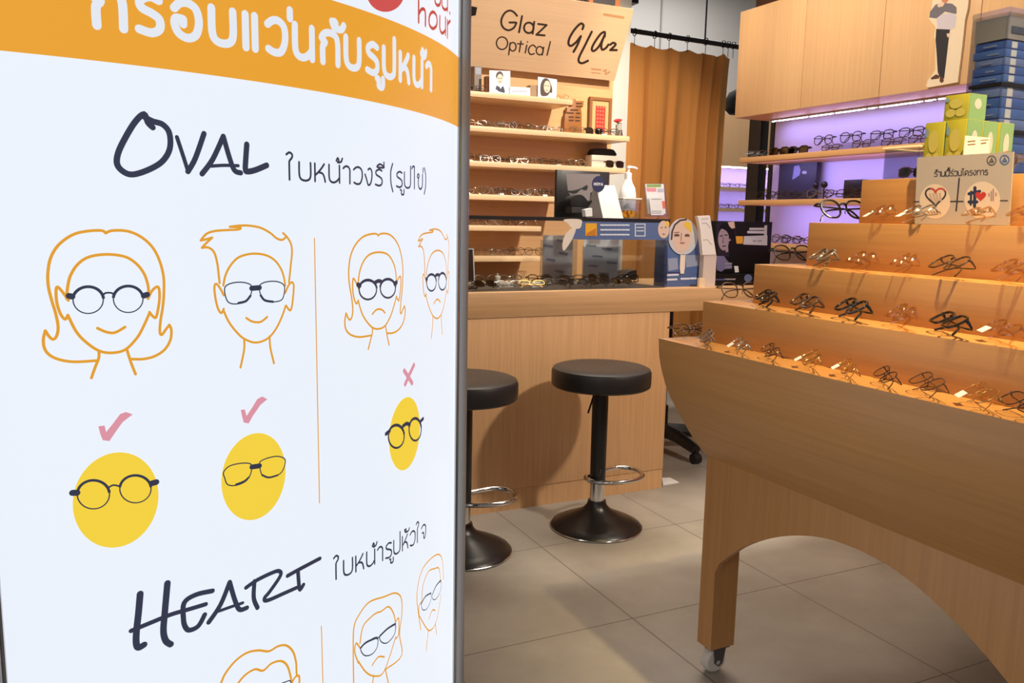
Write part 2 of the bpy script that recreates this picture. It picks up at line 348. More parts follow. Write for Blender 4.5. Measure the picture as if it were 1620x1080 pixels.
# monoline loopless Thai letters: strokes in a box one high; marks lean back over the letter before them
TH = {
 'ก': (.80, [[(.05,0),(.05,.5),(.16,.66),(0,.78),(.16,.95),(.42,1),(.68,.92),(.78,.66),(.78,0)]]),
 'ร': (.66, [[(.62,.93),(.36,1),(.08,.86),(.12,.66),(.42,.54),(.62,.4),(.62,.14),(.38,0),(.02,.06)]]),
 'อ': (.80, [[(.02,.80),(.2,.97),(.46,1),(.7,.86),(.78,.5),(.68,.14),(.42,0),(.14,.1),(.02,.34),(.06,.52),(.28,.52)], [(.28,.52),(.28,.38)]]),
 'บ': (.76, [[(0,1),(0,.34),(.1,.08),(.36,0),(.62,.08),(.72,.34),(.72,1)]]),
 'แ': (.42, [[(0,1),(0,0)], [(.34,1),(.34,0)]]),
 'ว': (.70, [[(0,.84),(.2,.98),(.44,1),(.66,.82),(.68,.4),(.52,.06),(.26,0),(.02,.08)]]),
 'น': (.78, [[(0,1),(0,.3),(.1,.06),(.32,0),(.56,.1),(.74,.3)], [(.74,1),(.74,0)]]),
 'ป': (.76, [[(0,1),(0,.34),(.1,.08),(.36,0),(.62,.08),(.72,.34),(.72,1.42)]]),
 'ห': (.72, [[(0,1),(0,0)], [(0,.34),(.22,.52),(.46,.78),(.62,1)], [(.24,.52),(.5,.46),(.62,.26),(.68,0)]]),
 'า': (.56, [[(0,.86),(.16,.98),(.36,.98),(.5,.8),(.5,.5),(.5,0)]]),
 'ใ': (.42, [[(-.1,1.36),(.08,1.48),(.24,1.38),(.22,1.2),(.08,1.02),(.06,.8),(.06,0)]]),
 'ไ': (.36, [[(-.12,1.3),(.02,1.46),(.2,1.4)], [(.2,1.46),(.2,0)]]),
 'โ': (.36, [[(-.12,1.48),(.14,1.36),(.34,1.48)], [(.14,1.36),(.14,0)]]),
 'ง': (.64, [[(0,.62),(.14,.3),(.26,0),(.46,.08),(.58,.44),(.58,.84),(.42,1),(.26,.92)]]),
 'ข': (.74, [[(.14,.7),(.0,.82),(.1,1),(.24,.88),(.14,.62),(.14,.26),(.28,.04),(.5,.02),(.66,.2),(.7,.5),(.7,1)]]),
 'จ': (.70, [[(0,.84),(.2,.98),(.44,1),(.66,.8),(.66,.3),(.5,0),(.36,.08),(.34,.42),(.12,.46)]]),
 'ค': (.80, [[(.08,0),(0,.5),(.12,.88),(.4,1),(.66,.88),(.76,.6),(.76,0)], [(.08,.1),(.24,.42),(.36,.5),(.34,.3)]]),
 'ม': (.80, [[(0,1),(.06,.5),(.02,.06),(.0,.0)], [(.04,.14),(.3,.02),(.56,.1),(.74,.3)], [(.74,1),(.74,0)]]),
 'ช': (.80, [[(.14,.7),(0,.82),(.1,1),(.24,.88),(.14,.62),(.14,.26),(.28,.04),(.5,.02),(.66,.2),(.7,.6),(.66,.84),(.82,1.06)]]),
 '(': (.34, [[(.2,1.45),(.02,1.0),(0,.55),(.06,.1),(.22,-.3)]]), ')': (.3, [[(0,1.45),(.18,1.0),(.2,.55),(.14,.1),(-.02,-.3)]]),
 ' ': (.34, []), '.': (.2, [[(.04,.02),(.06,.02)]]),
 '่': (0, [[(-.2,1.16),(-.2,1.42)]]), '้': (0, [[(-.5,1.26),(-.4,1.42),(-.32,1.3),(-.4,1.18),(-.16,1.22),(-.06,1.42)]]),
 'ั': (0, [[(-.7,1.4),(-.6,1.22),(-.5,1.36),(-.58,1.42)], [(-.6,1.2),(-.24,1.2),(-.1,1.36)]]),
 'ี': (0, [[(-.72,1.14),(-.5,1.32),(-.26,1.28),(-.08,1.14),(-.72,1.14)], [(-.08,1.46),(-.08,1.14)]]),
 'ู': (0, [[(-.46,-.16),(-.34,-.2),(-.34,-.42),(-.14,-.46),(-.06,-.36),(-.06,-.14)]]),
}
def thai(text, gap=.2):
    x = 0; out = []; high = False
    for c in text:
        wd, S = TH[c]
        if c in '่้' and high: S = [[(px_, py_+.34) for px_, py_ in s] for s in S]
        high = c in 'ัี'
        for s in S: out.append(spline([(x+px_, py_) for px_, py_ in s], 4))
        if wd: x += wd+gap
    return out, x-gap
def thai_on(mb, text, p0, p1, hgt, wd, fn, gap=.24):   # p0, p1 = ends of the baseline on the surface, hgt = letter height
    S, L = thai(text, gap); ux, uy = (p1[0]-p0[0])/L, (p1[1]-p0[1])/L
    for s in S: mb.stroke([(p0[0]+ux*x, p0[1]+uy*x+y*hgt) for x, y in s], wd, fn)
    return mb
mb = MB(); thai_on(mb, 'กรอบแว่นกับรูปหน้า', cyl_uv(150, 40), cyl_uv(682, 142), .048, .0118, C6(.0011), .40); part('headline_lettering', mb, I_WHT, sign, 'large white Thai headline letters')
mb = MB(); thai_on(mb, 'ใบหน้าวงรี (รูปไข่)', cyl_uv(456, 284), cyl_uv(674, 300), .029, .0037, C6(.0008)); part('subtitle_lettering', mb, I_NAVY, sign, 'thin navy Thai letters beside the word OVAL')
mb = MB(); thai_on(mb, 'ใบหน้ารูปหัวใจ', cyl_uv(530, 916), cyl_uv(673, 849), .030, .0038, C6(.0008)); part('subtitle_lettering', mb, I_NAVY, sign, 'thin navy Thai letters beside the word HEART')
# red hour badge
mb = MB(); V = uvs(ell(609, -12, 30, 31, 30)); mb.poly([on_cyl(u, z, .0012) for u, z in V]); part('red_disc', mb, I_RED, sign)
def px_w(px): return px*.00093
mb = MB()
for s in ([(955,5),(955,115)], [(957,70),(970,48),(985,50),(990,75),(990,132)], [(1030,62),(1012,80),(1010,125),(1028,148),(1048,130),(1048,85),(1030,62)],
          [(1065,85),(1065,150),(1078,172),(1092,158)], [(1094,92),(1094,180)], [(1104,105),(1104,195)], [(1104,125),(1118,108)],
          [(1040,-25),(1040,10),(1052,28),(1066,18),(1068,-25)], [(1075,-20),(1076,30),(1090,50),(1102,45)], [(1104,-20),(1104,56)], [(1116,66),(1117,70)]):
    mb.stroke(curve_uv(Z2(s), 4), .0062, C6(.0008))
part('hour_lettering', mb, ink('red_letter_ink', (190, 62, 52)), sign, 'red letters reading hour')
# handwriting
mb = MB()
for s, wd in (([(790,660),(765,635),(745,592),(700,630),(650,710),(612,790),(606,850),(640,890),(690,903),(770,878),(840,835),(878,770),(876,690),(842,645),(790,628),(748,606)], 28),
              ([(915,710),(945,800),(972,885)], 20), ([(972,888),(1010,820),(1055,692)], 27), ([(1045,900),(1100,825),(1155,706)], 27), ([(1155,706),(1188,820),(1213,882),(1245,895)], 27), ([(1090,860),(1160,856),(1232,858)], 17)):
    mb.stroke(curve_uv(Z1(s)), wd*.30547*.00098, C6(.0009))
mb.stroke(curve_uv(Z2([(65,748),(60,820),(58,878),(72,888),(110,880),(168,856)])), 29*.30547*.00104, C6(.0009))
part('oval_lettering', mb, I_NAVY, sign, 'handwritten navy word OVAL')
mb = MB()
for s, wd in (([(160,535),(150,650),(137,770),(137,840),(152,862),(184,845)], 33), ([(326,470),(311,640),(302,760),(316,820),(346,843)], 33), ([(105,760),(250,700),(350,660),(460,628),(560,598)], 24),
              ([(600,517),(500,540),(428,590),(424,690),(436,738),(462,756),(515,730),(553,662)], 27), ([(578,708),(650,600),(705,464)], 27), ([(705,464),(736,570),(765,630),(810,620)], 27), ([(640,640),(710,615),(785,590)], 18),
              ([(856,458),(852,560),(875,620)], 26), ([(805,497),(870,452),(960,408),(1005,396),(1014,425),(950,520),(918,560),(935,575),(1040,530),(1125,492)], 24),
              ([(1058,425),(1130,385),(1234,330),(1255,320)], 25), ([(1122,400),(1132,505),(1155,480)], 26)):
    mb.stroke(curve_uv(Z7(s)), wd*.25932*.00116, C6(.0009))
part('heart_lettering', mb, I_NAVY, sign, 'handwritten navy word HEART')
# drawings
W1 = [[(490,110),(465,95),(380,98),(290,120),(205,180),(155,260),(138,350),(140,430),(158,510),(185,600),(200,680),(192,735),(170,758),(145,740),(122,705)], [(122,705),(110,760),(118,815),(150,855),(210,882),(300,895),(430,888)],
      [(490,110),(530,95),(620,98),(700,130),(770,190),(815,270),(842,370),(845,470),(838,560),(825,640),(820,710),(832,730),(855,700),(878,670)], [(878,670),(890,700),(885,760),(850,820),(790,860),(720,878),(640,878)],
      [(252,510),(258,440),(275,370),(320,300),(390,255),(500,240),(610,255),(680,300),(725,360),(748,430),(752,490)],
      [(262,520),(235,480),(200,440),(188,455),(190,520),(205,580),(225,620),(245,635),(260,610)], [(748,510),(770,465),(800,438),(815,450),(818,510),(808,580),(795,625),(775,615),(757,592)],
      [(260,612),(310,710),(370,775),(450,828),(530,840),(610,820),(680,750),(720,680),(757,598)], [(448,828),(448,870),(425,930),(403,993)], [(618,815),(628,850),(648,910),(672,970)]]
M1 = [[(282,72),(340,65),(400,65),(470,78),(530,110),(565,140),(600,152),(625,135)], [(607,110),(632,135),(655,175),(662,225),(655,300),(648,370),(643,410)],
      [(282,72),(345,76),(335,88),(260,92),(190,98),(140,115),(105,155)], [(105,155),(130,150),(175,138)], [(175,138),(140,170),(112,200)], [(112,200),(150,198),(185,225),(205,290),(215,370),(220,415)],
      [(243,430),(255,370),(285,310),(330,262),(390,240),(450,236),(510,248),(560,280),(595,330),(612,380),(620,430)],
      [(245,490),(225,450),(200,420),(188,440),(195,510),(210,570),(230,598),(245,572)], [(620,475),(640,430),(660,410),(672,430),(668,500),(660,560),(648,582),(625,552)],
      [(245,585),(275,650),(320,710),(370,755),(440,778),(510,755),(560,700),(600,620),(622,555)], [(370,755),(370,820),(348,930)], [(525,740),(530,810),(552,905)]]
def drawing(strokes_uv, wd, label):
    mb = MB()
    for s in strokes_uv: mb.stroke(s, wd, C6(.0007))
    return part('face_drawing', mb, I_LINE, sign, label)
def specs(items, parent, label):     # items: (points in photograph pixels, width in pixels)
    mb = MB()
    kw = .00175 if 'bold' in label else .00128
    for P, wd in items: mb.stroke(curve_uv(P, 4), wd*kw, C6(.0010))
    return part('eyeglasses_drawing', mb, I_NAVY, parent, label)
def fit(src, dst):                   # (u0,u1,z0,z1) boxes
    return lambda s: [(dst[0]+(u-src[0])*(dst[1]-dst[0])/(src[1]-src[0]), dst[2]+(z-src[2])*(dst[3]-dst[2])/(src[3]-src[2])) for u, z in s]
def bbox(S): a = [p for s in S for p in s]; return (min(p[0] for p in a), max(p[0] for p in a), min(p[1] for p in a), max(p[1] for p in a))
w1 = [curve_uv(Z3(s)) for s in W1]; m1 = [curve_uv(Z4(s)) for s in M1]
d1 = drawing(w1+[curve_uv(Z3([(440,690),(490,712),(545,717),(608,683)]))], .0040, 'amber line drawing of a smiling woman with round eyeglasses')
d2 = drawing(m1+[curve_uv(Z4([(383,628),(420,650),(470,652),(510,622)]))], .0036, 'amber line drawing of a smiling man with square eyeglasses')
def boxpx(Zf, l, r, t, b):
    L, R_, T, B = cyl_uv(*Zf([l])[0]), cyl_uv(*Zf([r])[0]), cyl_uv(*Zf([t])[0]), cyl_uv(*Zf([b])[0])
    return (L[0], R_[0], B[1], T[1])
f3 = fit(bbox(w1), boxpx(Z5, (135, 650), (503, 590), (330, 113), (280, 818))); f4 = fit(bbox(m1), boxpx(Z5, (583, 160), (770, 370), (665, 86), (661, 752)))
d3 = drawing([f3(s) for s in w1]+[curve_uv(Z5([(303,605),(325,580),(345,574),(365,580),(380,597)]))], .0036, 'amber line drawing of a frowning woman right of the divider')
d4 = drawing([f4(s) for s in m1]+[curve_uv(Z5([(678,542),(692,518),(705,516),(718,532)]))], .0034, 'amber line drawing of a frowning man at the panel edge')
d5 = drawing([curve_uv(Z7(s)) for s in ([(630,1120),(652,1080),(680,1020),(740,945),(810,895),(880,880),(945,885),(1000,855),(1050,850),(1090,885),(1110,950),(1115,1030),(1130,1040),(1130,1120)], [(740,1110),(755,1083),(800,1030),(860,995),(910,1003),(960,960),(1020,945),(1060,980),(1085,1075)], [(1085,1078),(1100,1050),(1115,1033)])], .0040, 'amber line drawing of a head cut off below the word HEART')
d6 = drawing([curve_uv(Z8(s)) for s in ([(165,1120),(163,980),(165,900),(180,860),(215,815),(265,797),(300,785),(320,800),(323,850),(315,920),(322,990),(270,1035)], [(185,950),(195,895),(220,865),(240,850),(255,845),(280,830),(298,860),(302,900)], [(185,965),(172,950),(168,980),(180,1015)], [(302,880),(312,868),(312,920),(302,935)],
      [(180,1010),(205,1045),(235,1058),(265,1040),(302,930)], [(225,1022),(245,995),(265,995)], [(230,1055),(225,1090)], [(268,1035),(280,1090)])], .0034, 'amber line drawing of a long-haired frowning woman at lower right')
d7 = drawing([curve_uv(Z8(s)) for s in ([(385,905),(372,800),(385,720),(410,680),(440,658),(455,675),(460,740)], [(388,820),(392,760),(410,715),(430,705),(445,705),(450,750)], [(380,860),(400,895),(415,908),(435,880),(452,790)], [(410,905),(402,975)], [(432,885),(437,920)], [(412,868),(422,842),(432,842)], [(386,815),(378,830),(380,862)])], .0032, 'amber line drawing of a frowning man at lower panel edge')
def ring(Zf, cx, cy, rx, ry, a0=0, a1=2*pi, n=18):
    P = ell(cx, cy, rx, ry, n, a0, a1); P = P+[P[0]] if a1-a0 > 6.28 else P
    return Zf(P)
UP = (pi*1.05, pi*1.95)
specs([(ring(Z3, 383, 517, 92, 83), 1.3), (ring(Z3, 627, 512, 90, 82), 1.3), (ring(Z3, 383, 517, 94, 80, *UP), 3.2), (ring(Z3, 627, 512, 91, 79, *UP), 3.2),
       (Z3([(475,487),(490,475),(525,475),(540,487)]), 2), (Z3([(266,493),(285,497)]), 6.5), (Z3([(742,485),(722,492)]), 6.5)], d1, 'navy round eyeglasses')
LL, LR = [(250,450),(275,422),(330,410),(385,415),(415,435),(410,485),(380,525),(340,540),(290,540),(262,515),(250,450)], [(462,435),(490,412),(540,404),(585,410),(615,435),(610,495),(590,522),(540,530),(495,520),(470,485),(462,435)]
specs([(Z4(LL), 1.5), (Z4(LR), 1.5), (Z4([(415,447),(463,443)]), 6.5), (Z4([(335,537),(380,525),(408,492)]), 3), (Z4([(470,490),(495,520),(545,529)]), 3)], d2, 'navy square eyeglasses')
specs([(ring(Z5, 275, 455, 53, 60), 2), (ring(Z5, 397, 447, 46, 58), 2), (ring(Z5, 275, 452, 54, 55, *UP), 3), (ring(Z5, 397, 445, 47, 54, *UP), 3), (Z5([(318,412),(340,402),(358,407)]), 4.2), (Z5([(214,425),(226,430)]), 5), (Z5([(449,412),(438,418)]), 5)], d3, 'navy bold eyeglasses')
specs([(ring(Z5, 663, 412, 29, 51), 2), (ring(Z5, 730, 405, 24, 52), 2), (ring(Z5, 663, 408, 30, 46, *UP), 3), (ring(Z5, 730, 402, 24, 48, *UP), 3), (Z5([(688,370),(698,364),(710,366)]), 4), (Z5([(631,388),(636,392)]), 4)], d4, 'navy bold eyeglasses')
specs([(Z7([(1010,1085),(1045,1072),(1075,1065),(1078,1100)]), 1.6)], d5, 'navy eyeglasses edge')
specs([(Z8([(187,968),(205,948),(240,930),(242,960),(225,985),(200,990),(187,968)]), 1.8), (Z8([(250,927),(275,902),(300,887),(298,920),(275,948),(256,946),(250,927)]), 1.8), (Z8([(187,965),(205,947),(240,931)]), 3.4), (Z8([(250,926),(275,902),(301,886)]), 3.4), (Z8([(240,935),(250,928)]), 2.5)], d6, 'navy cat-eye eyeglasses')
specs([(Z8([(387,820),(400,797),(417,787),(418,808),(405,836),(391,840),(387,820)]), 1.5), (Z8([(423,790),(435,762),(450,744),(450,775),(437,802),(425,806),(423,790)]), 1.5), (Z8([(386,820),(400,796),(418,785)]), 2.6), (Z8([(423,789),(435,761),(451,743)]), 2.6)], d7, 'navy cat-eye eyeglasses')
# dividers
for a, b, lab in (((497, 377), (505, 795), 'thin amber divider line in the upper half'), ((508, 990), (511, 1100), 'thin amber divider line near the bottom')):
    part('divider_line', MB().stroke([cyl_uv(*a), cyl_uv(*b)], .0022, C6(.0007)), I_LINE, sign, lab)
# yellow ovals with eyeglasses
ovals = []
for uc, zc, rx, rz, lab in ((-1.5046, .8825, .0575, .0715, 'yellow oval under the left tick'), (-1.2935, .8768, .0575, .0722, 'yellow oval under the second tick'), (-.9165, .8700, .0605, .0740, 'yellow oval under the pink cross')):
    mb = MB(); V = [on_cyl(uc, zc, .0007)]; Fc = []; R, N = 8, 56
    for i in range(1, R+1):
        V += [on_cyl(uc+rx*i/R*cos(2*pi*k/N), zc+rz*i/R*sin(2*pi*k/N), .0007) for k in range(N)]
    for k in range(N): Fc.append((0, 1+k, 1+(k+1) % N))
    for i in range(R-1):
        for k in range(N): Fc.append((1+i*N+k, 1+(i+1)*N+k, 1+(i+1)*N+(k+1) % N, 1+i*N+(k+1) % N))
    ovals.append(part('yellow_oval', mb.add(V, Fc), I_YEL, sign, lab))
specs([(ring(Z6, 222, 700, 98, 88), 1.4), (ring(Z6, 478, 666, 95, 85), 1.4), (ring(Z6, 222, 698, 98, 84, *UP), 3), (ring(Z6, 478, 664, 95, 80, *UP), 3), (Z6([(318,655),(345,643),(380,650)]), 2), (Z6([(95,690),(122,690)]), 7), (Z6([(605,625),(578,632)]), 7)], ovals[0], 'navy round eyeglasses')
specs([(Z6([(1015,565),(1050,528),(1110,512),(1165,510),(1186,525),(1180,575),(1150,620),(1090,645),(1040,640),(1022,600),(1015,565)]), 1.5), (Z6([(1235,505),(1280,480),(1345,468),(1390,488),(1380,545),(1350,580),(1290,597),(1250,580),(1238,545),(1235,505)]), 1.5), (Z6([(1187,533),(1235,526)]), 6.5), (Z6([(1090,640),(1140,620),(1170,595)]), 2.5), (Z6([(1250,582),(1290,597),(1345,583)]), 2.5)], ovals[1], 'navy square eyeglasses')
Z8b = Z8
specs([(ring(Z8, 304, 270, 26, 38), 2.4), (ring(Z8, 366, 247, 20, 37), 2.4), (ring(Z8, 304, 268, 26, 35, *UP), 3.4), (ring(Z8, 366, 245, 20, 34, *UP), 3.4), (Z8([(326,236),(338,228),(348,232)]), 4.5), (Z8([(270,262),(282,252)]), 4.5), (Z8([(392,212),(384,220)]), 4.5)], ovals[2], 'navy bold eyeglasses')
for P, lab in (([(252,285),(290,280),(300,320),(340,270),(385,210),(420,198),(462,212),(400,260),(350,330),(320,375),(280,370),(265,335)], 'pink tick above the left yellow oval'),
               ([(1120,185),(1145,182),(1155,222),(1190,170),(1220,120),(1250,103),(1282,120),(1240,155),(1195,220),(1168,268),(1138,262),(1128,225)], 'pink tick above the second yellow oval')):
    part('tick_mark', MB().poly([on_cyl(*cyl_uv(*q), .0009) for q in Z6(P)]), I_PINK, sign, lab)
mb = MB()
for s in ([(497,950),(520,985),(545,1025)], [(556,915),(530,970),(503,1032)]): mb.stroke(curve_uv(Z5(s)), 22*.25918*.00175, C6(.0009))
part('cross_mark', mb, I_PINK, sign, 'pink cross above the right yellow oval')

# ------------------------------------------------------------------ service counter
CYF = 3.25
counter = thing('service_counter', 'long pale oak service counter behind the two black stools', 'counter', (1.4, 3.5, 0))
part('front_panel', MB().box(-.6, 2.385, CYF, CYF+.03, .098, .872), OAK_V, counter, bevel=.001)
part('plinth', MB().box(-.6, 2.385, CYF+.004, CYF+.03, 0, .096), OAK_V, counter)
part('end_panel', MB().box(2.355, 2.385, CYF+.03, CYF+.62, 0, .872), OAK_V, counter)
part('worktop', MB().box(-.6, 3.05, CYF-.003, CYF+.62, .874, .985), OAK_H, counter, bevel=.002)
part('support_leg', MB().box(3.0, 3.05, CYF+.03, CYF+.26, 0, .872), OAK_V, counter)

# ------------------------------------------------------------------ bar stools
def make_stool(label):
    t = thing('bar_stool', label, 'stool', group='black round bar stools at the counter')
    zt = .698; R = .208
    part('seat', MB().lathe([(.0, zt-.085), (R-.012, zt-.085), (R-.002, zt-.078), (R, zt-.06), (R, zt-.022), (R-.006, zt-.008), (R-.022, zt-.001), (R-.06, zt), (0, zt-.004)], n=56), LEATHER, t)
    col = part('column', MB().lathe([(.0, .20), (.033, .20), (.034, .55), (.034, zt-.086), (0, zt-.086)], n=28), BLKMET, t)
    part('post_sleeve', MB().lathe([(.0, .10), (.031, .10), (.031, .20), (0, .20)], n=28), CHROME, t, 'short chrome sleeve under the black column')
    part('base', MB().lathe([(0, 0), (.190, 0), (.194, .006), (.190, .014), (.150, .034), (.10, .056), (.06, .078), (.042, .10), (.038, .118), (0, .118)], n=64), BLKMET, t)
    part('base_rim', MB().tube([(.194*cos(2*pi*k/64), .194*sin(2*pi*k/64), .005) for k in range(64)], .003, 6, True), CHROME, t, 'thin bright rim of the base')
    loop = [(-.030, -.052, .215), (.02, -.088, .217), (.10, -.10, .219), (.17, -.08, .22), (.205, -.02, .22), (.20, .05, .22), (.14, .085, .22), (.06, .065, .219), (.0, .045, .217), (-.04, .03, .215), (-.052, -.01, .215), (-.030, -.052, .215)]
    part('foot_ring', MB().tube(spline(loop, 5)[:-1], .0095, 10, True), CHROME, t, 'chrome foot ring')
    part('height_lever', MB().tube([(-.03, -.01, .60), (-.05, -.03, .585), (-.088, -.05, .515)], .0042, 8), BLKMET, t)
    return t
s1 = make_stool('black round bar stool standing wholly in view before the counter'); s1.location = (1.815, 2.93, 0)
s2 = dup(s1, (1.185, 2.90, 0), (0, 0, radians(-12)), 'black round bar stool half hidden behind the sign box')

# ------------------------------------------------------------------ tiered display stand
YC = 1.28; SCX = 2.11
stand = thing('display_stand', 'tiered oak display stand on castors with eyeglasses on its steps', 'display stand', (SCX, YC, 0))
ZS = [.988, 1.092, 1.194, 1.304, 1.412]; XS = [1.314, 1.412, 1.511, 1.610, 1.708]; YE = [1.836, 1.780, 1.702, 1.622, 1.552]
hull = spline([(1.314, .988), (1.321, .927), (1.349, .847), (1.395, .772), (1.443, .704), (1.490, .648)], 6)
prof = hull + [(2*SCX-x, z) for x, z in reversed(hull)]
part('hull', MB().prism(prof, XZ, 2*YC-YE[0], YE[0]), STAND_Y, stand)
for k in range(1, 5):
    part('step', MB().box(XS[k], 2*SCX-XS[k], 2*YC-YE[k], YE[k], ZS[k-1], ZS[k]), STAND_Y, stand, bevel=.0015)
def arch_poly():
    L = [(1.765, .085), (1.765, .32), (1.752, .351), (1.669, .429), (1.577, .489), (1.469, .539), (1.37, .566), (1.28, .573)]
    L = L[:2] + spline(L[2:], 5); R = [(2*YC-y, z) for y, z in reversed(L[:-1])]
    return [(1.826, .085)] + L + R + [(2*YC-1.826, .085), (2*YC-1.826, .70), (1.826, .70)]
for x, s_ in ((1.492, 1), (2*SCX-1.492, -1)):
    part('arch_panel', MB().prism(arch_poly(), YZ, min(x, x+.018*s_), max(x, x+.018*s_)), STAND_Z, stand)
    for y in (1.766, 2*YC-1.825): part('leg', MB().box(min(x+.0182*s_, x+.085*s_), max(x+.0182*s_, x+.085*s_), y, y+.059, .085, .647), STAND_Z, stand)
for cx in (1.533, 2*SCX-1.533):
    for cy in (1.797, 2*YC-1.797):
        c = part('castor', MB().prism([(cx-.02, .085), (cx+.026, .085), (cx+.014, .03), (cx-.0, .022), (cx-.012, .032)], XZ, cy-.022, cy-.019)
                 .prism([(cx-.02, .085), (cx+.026, .085), (cx+.014, .03), (cx-.0, .022), (cx-.012, .032)], XZ, cy+.019, cy+.022).box(cx-.03, cx+.03, cy-.03, cy+.03, .081, .085), ALUD, stand, 'grey metal castor fork')
        wx = cx-.004
        wl = MB(); prf = [(.008, -.016), (.03, -.016), (.036, -.011), (.037, 0), (.036, .011), (.03, .016), (.008, .016)]
        V = []; Fc = []; m = len(prf); N = 32
        for k in range(N):
            a = 2*pi*k/N; V += [(wx+r*cos(a), cy+y, .037+r*sin(a)) for r, y in prf]
        for k in range(N):
            for i in range(m): Fc.append((k*m+i, ((k+1) % N)*m+i, ((k+1) % N)*m+(i+1) % m, k*m+(i+1) % m))
        part('castor_wheel', wl.add(V, Fc), OFFW, c, 'off-white plastic castor wheel')
        part('axle_bolt', MB().tube([(wx, cy-.025, .037), (wx, cy+.025, .037)], .007, 10), CHROME, c)

# ------------------------------------------------------------------ eyeglasses
STY = {'round': (.0245, .0225, 2.0), 'square': (.027, .020, 3.4), 'oval': (.027, .0175, 2.3), 'panto': (.0255, .0225, 2.6), 'aviator': (.028, .024, 2.5)}
EG = {}
def outline(st, cx, n=22):
    a, b, e = STY[st]; zc = b+.002; P = []
    for k in range(n):
        t = 2*pi*k/n; c, s_ = cos(t), sin(t)
        x = a*abs(c)**(2/e)*(1 if c >= 0 else -1); z = b*abs(s_)**(2/e)*(1 if s_ >= 0 else -1)
        if st in ('panto', 'aviator') and s_ < 0: x *= 1-.16*abs(s_)
        P.append((cx+x, -.0015*(1-abs(x)/a), zc+z))
    return P, zc, b
def eg_meshes(st, rim, sun, openarm):
    key = (st, rim, sun, openarm)
    if key in EG: return EG[key]
    a, b, e = STY[st]; d = a+.0095; fr_ = MB()
    for s in (-1, 1):
        P, zc, _ = outline(st, s*d); fr_.tube(P, rim, 6, True)
    zt = zc+b*.45
    fr_.tube(spline([(-.0105, -.001, zt), (-.004, -.003, zt+.003), (.004, -.003, zt+.003), (.0105, -.001, zt)], 3), rim*1.05, 6)
    hx = d+a
    for s in (-1, 1):
        fr_.tube([(s*(hx-.002), 0, zt+.002), (s*(hx+.006), .001, zt+.003), (s*(hx+.008), .007, zt+.003)], rim*1.25, 6)
        fr_.tube([(s*.0105, .001, zc), (s*.008, .006, zc-.003), (s*.0075, .006, zc-.009)], .0011, 5)
    lens = []
    for s in (-1, 1):
        P, _, _ = outline(st, s*d); m = MB(); n = len(P)
        m.add([(x, y+.0006, z) for x, y, z in P]+[(x, y-.0006, z) for x, y, z in P], [tuple(range(n)), tuple(range(2*n-1, n-1, -1))]+[(i, i+n, (i+1) % n+n, (i+1) % n) for i in range(n)]); lens.append(m)
    arms = []; tr = max(rim*.9, .0011)
    for s in (-1, 1):
        if openarm: pts = [(s*(hx+.008), .007, zt+.003), (s*(hx+.009), .05, zt+.002), (s*(hx+.007), .095, zt-.001), (s*(hx+.002), .118, zt-.012), (s*(hx-.001), .134, max(zt-.034, .003))]
        else:
            y = .012 if s < 0 else .018
            pts = [(s*(hx+.008), .007, zt+.003), (s*(hx+.006), y, zt+.003), (s*hx*.6, y+.001, zt+.001), (-s*hx*.25, y+.002, zt-.002), (-s*hx*.62, y+.003, zt-.010), (-s*hx*.9, y+.003, .004)]
        arms.append(MB().tube(spline(pts, 3), tr, 6))
    EG[key] = (fr_, lens, arms, {}); return EG[key]
def eyeglasses(label, loc, rz=0, tilt=0, st='round', col='black', rim=.0016, sun=False, openarm=False, card=False, group=None, scale=1.0, roll=0):
    fr_, lens, arms, cache = eg_meshes(st, rim, sun, openarm)
    def mk(k, name, mb, mat):
        kk = (k, mat.name)
        if kk not in cache: cache[kk] = mesh_of(name, mb, mat)
        o = bpy.data.objects.new(name, cache[kk]); COL.objects.link(o); return o
    ct_, st_ = cos(tilt), sin(tilt)
    if roll == 0:
        low = min(-p[1]*st_+p[2]*ct_ for m_ in [fr_]+arms for p in m_.v)*scale; loc = (loc[0], loc[1], loc[2]-low+.0004)
    t = thing('sunglasses' if sun else 'eyeglasses', label, 'sunglasses' if sun else 'eyeglasses', loc, (0, 0, 0), group)
    t.rotation_mode = 'XYZ'; t.rotation_euler = (-tilt, roll, rz); t.scale = (scale,)*3
    fm = FRAMES[col]
    o = mk('f', 'frame_front', fr_, fm); o.parent = t
    for i in (0, 1):
        o = mk('l%d' % i, 'lens', lens[i], SUN if sun else LENS); o.parent = t
        o = mk('a%d' % i, 'temple', arms[i], fm); o.parent = t
    if card:
        kk = ('tag', 'w')
        if kk not in cache: cache[kk] = mesh_of('price_tag', MB().box(-.048, -.018, -.0045, -.0035, -.010, .008), WHITE)
        o = bpy.data.objects.new('price_tag', cache[kk]); COL.objects.link(o); o.parent = t; o['label'] = 'small white price tag'
    return t
ORD = ['first', 'second', 'third', 'fourth', 'fifth', 'sixth', 'seventh', 'eighth', 'ninth', 'tenth', 'eleventh', 'twelfth', 'thirteenth', 'fourteenth', 'fifteenth', 'sixteenth']
CN = {'black': 'black', 'brown': 'brown', 'gold': 'gold wire', 'silver': 'silver wire', 'clear': 'clear', 'gunmetal': 'dark wire', 'smoke': 'grey'}
SN = {'round': 'round', 'square': 'square', 'oval': 'oval', 'panto': 'rounded', 'aviator': 'large-lensed'}
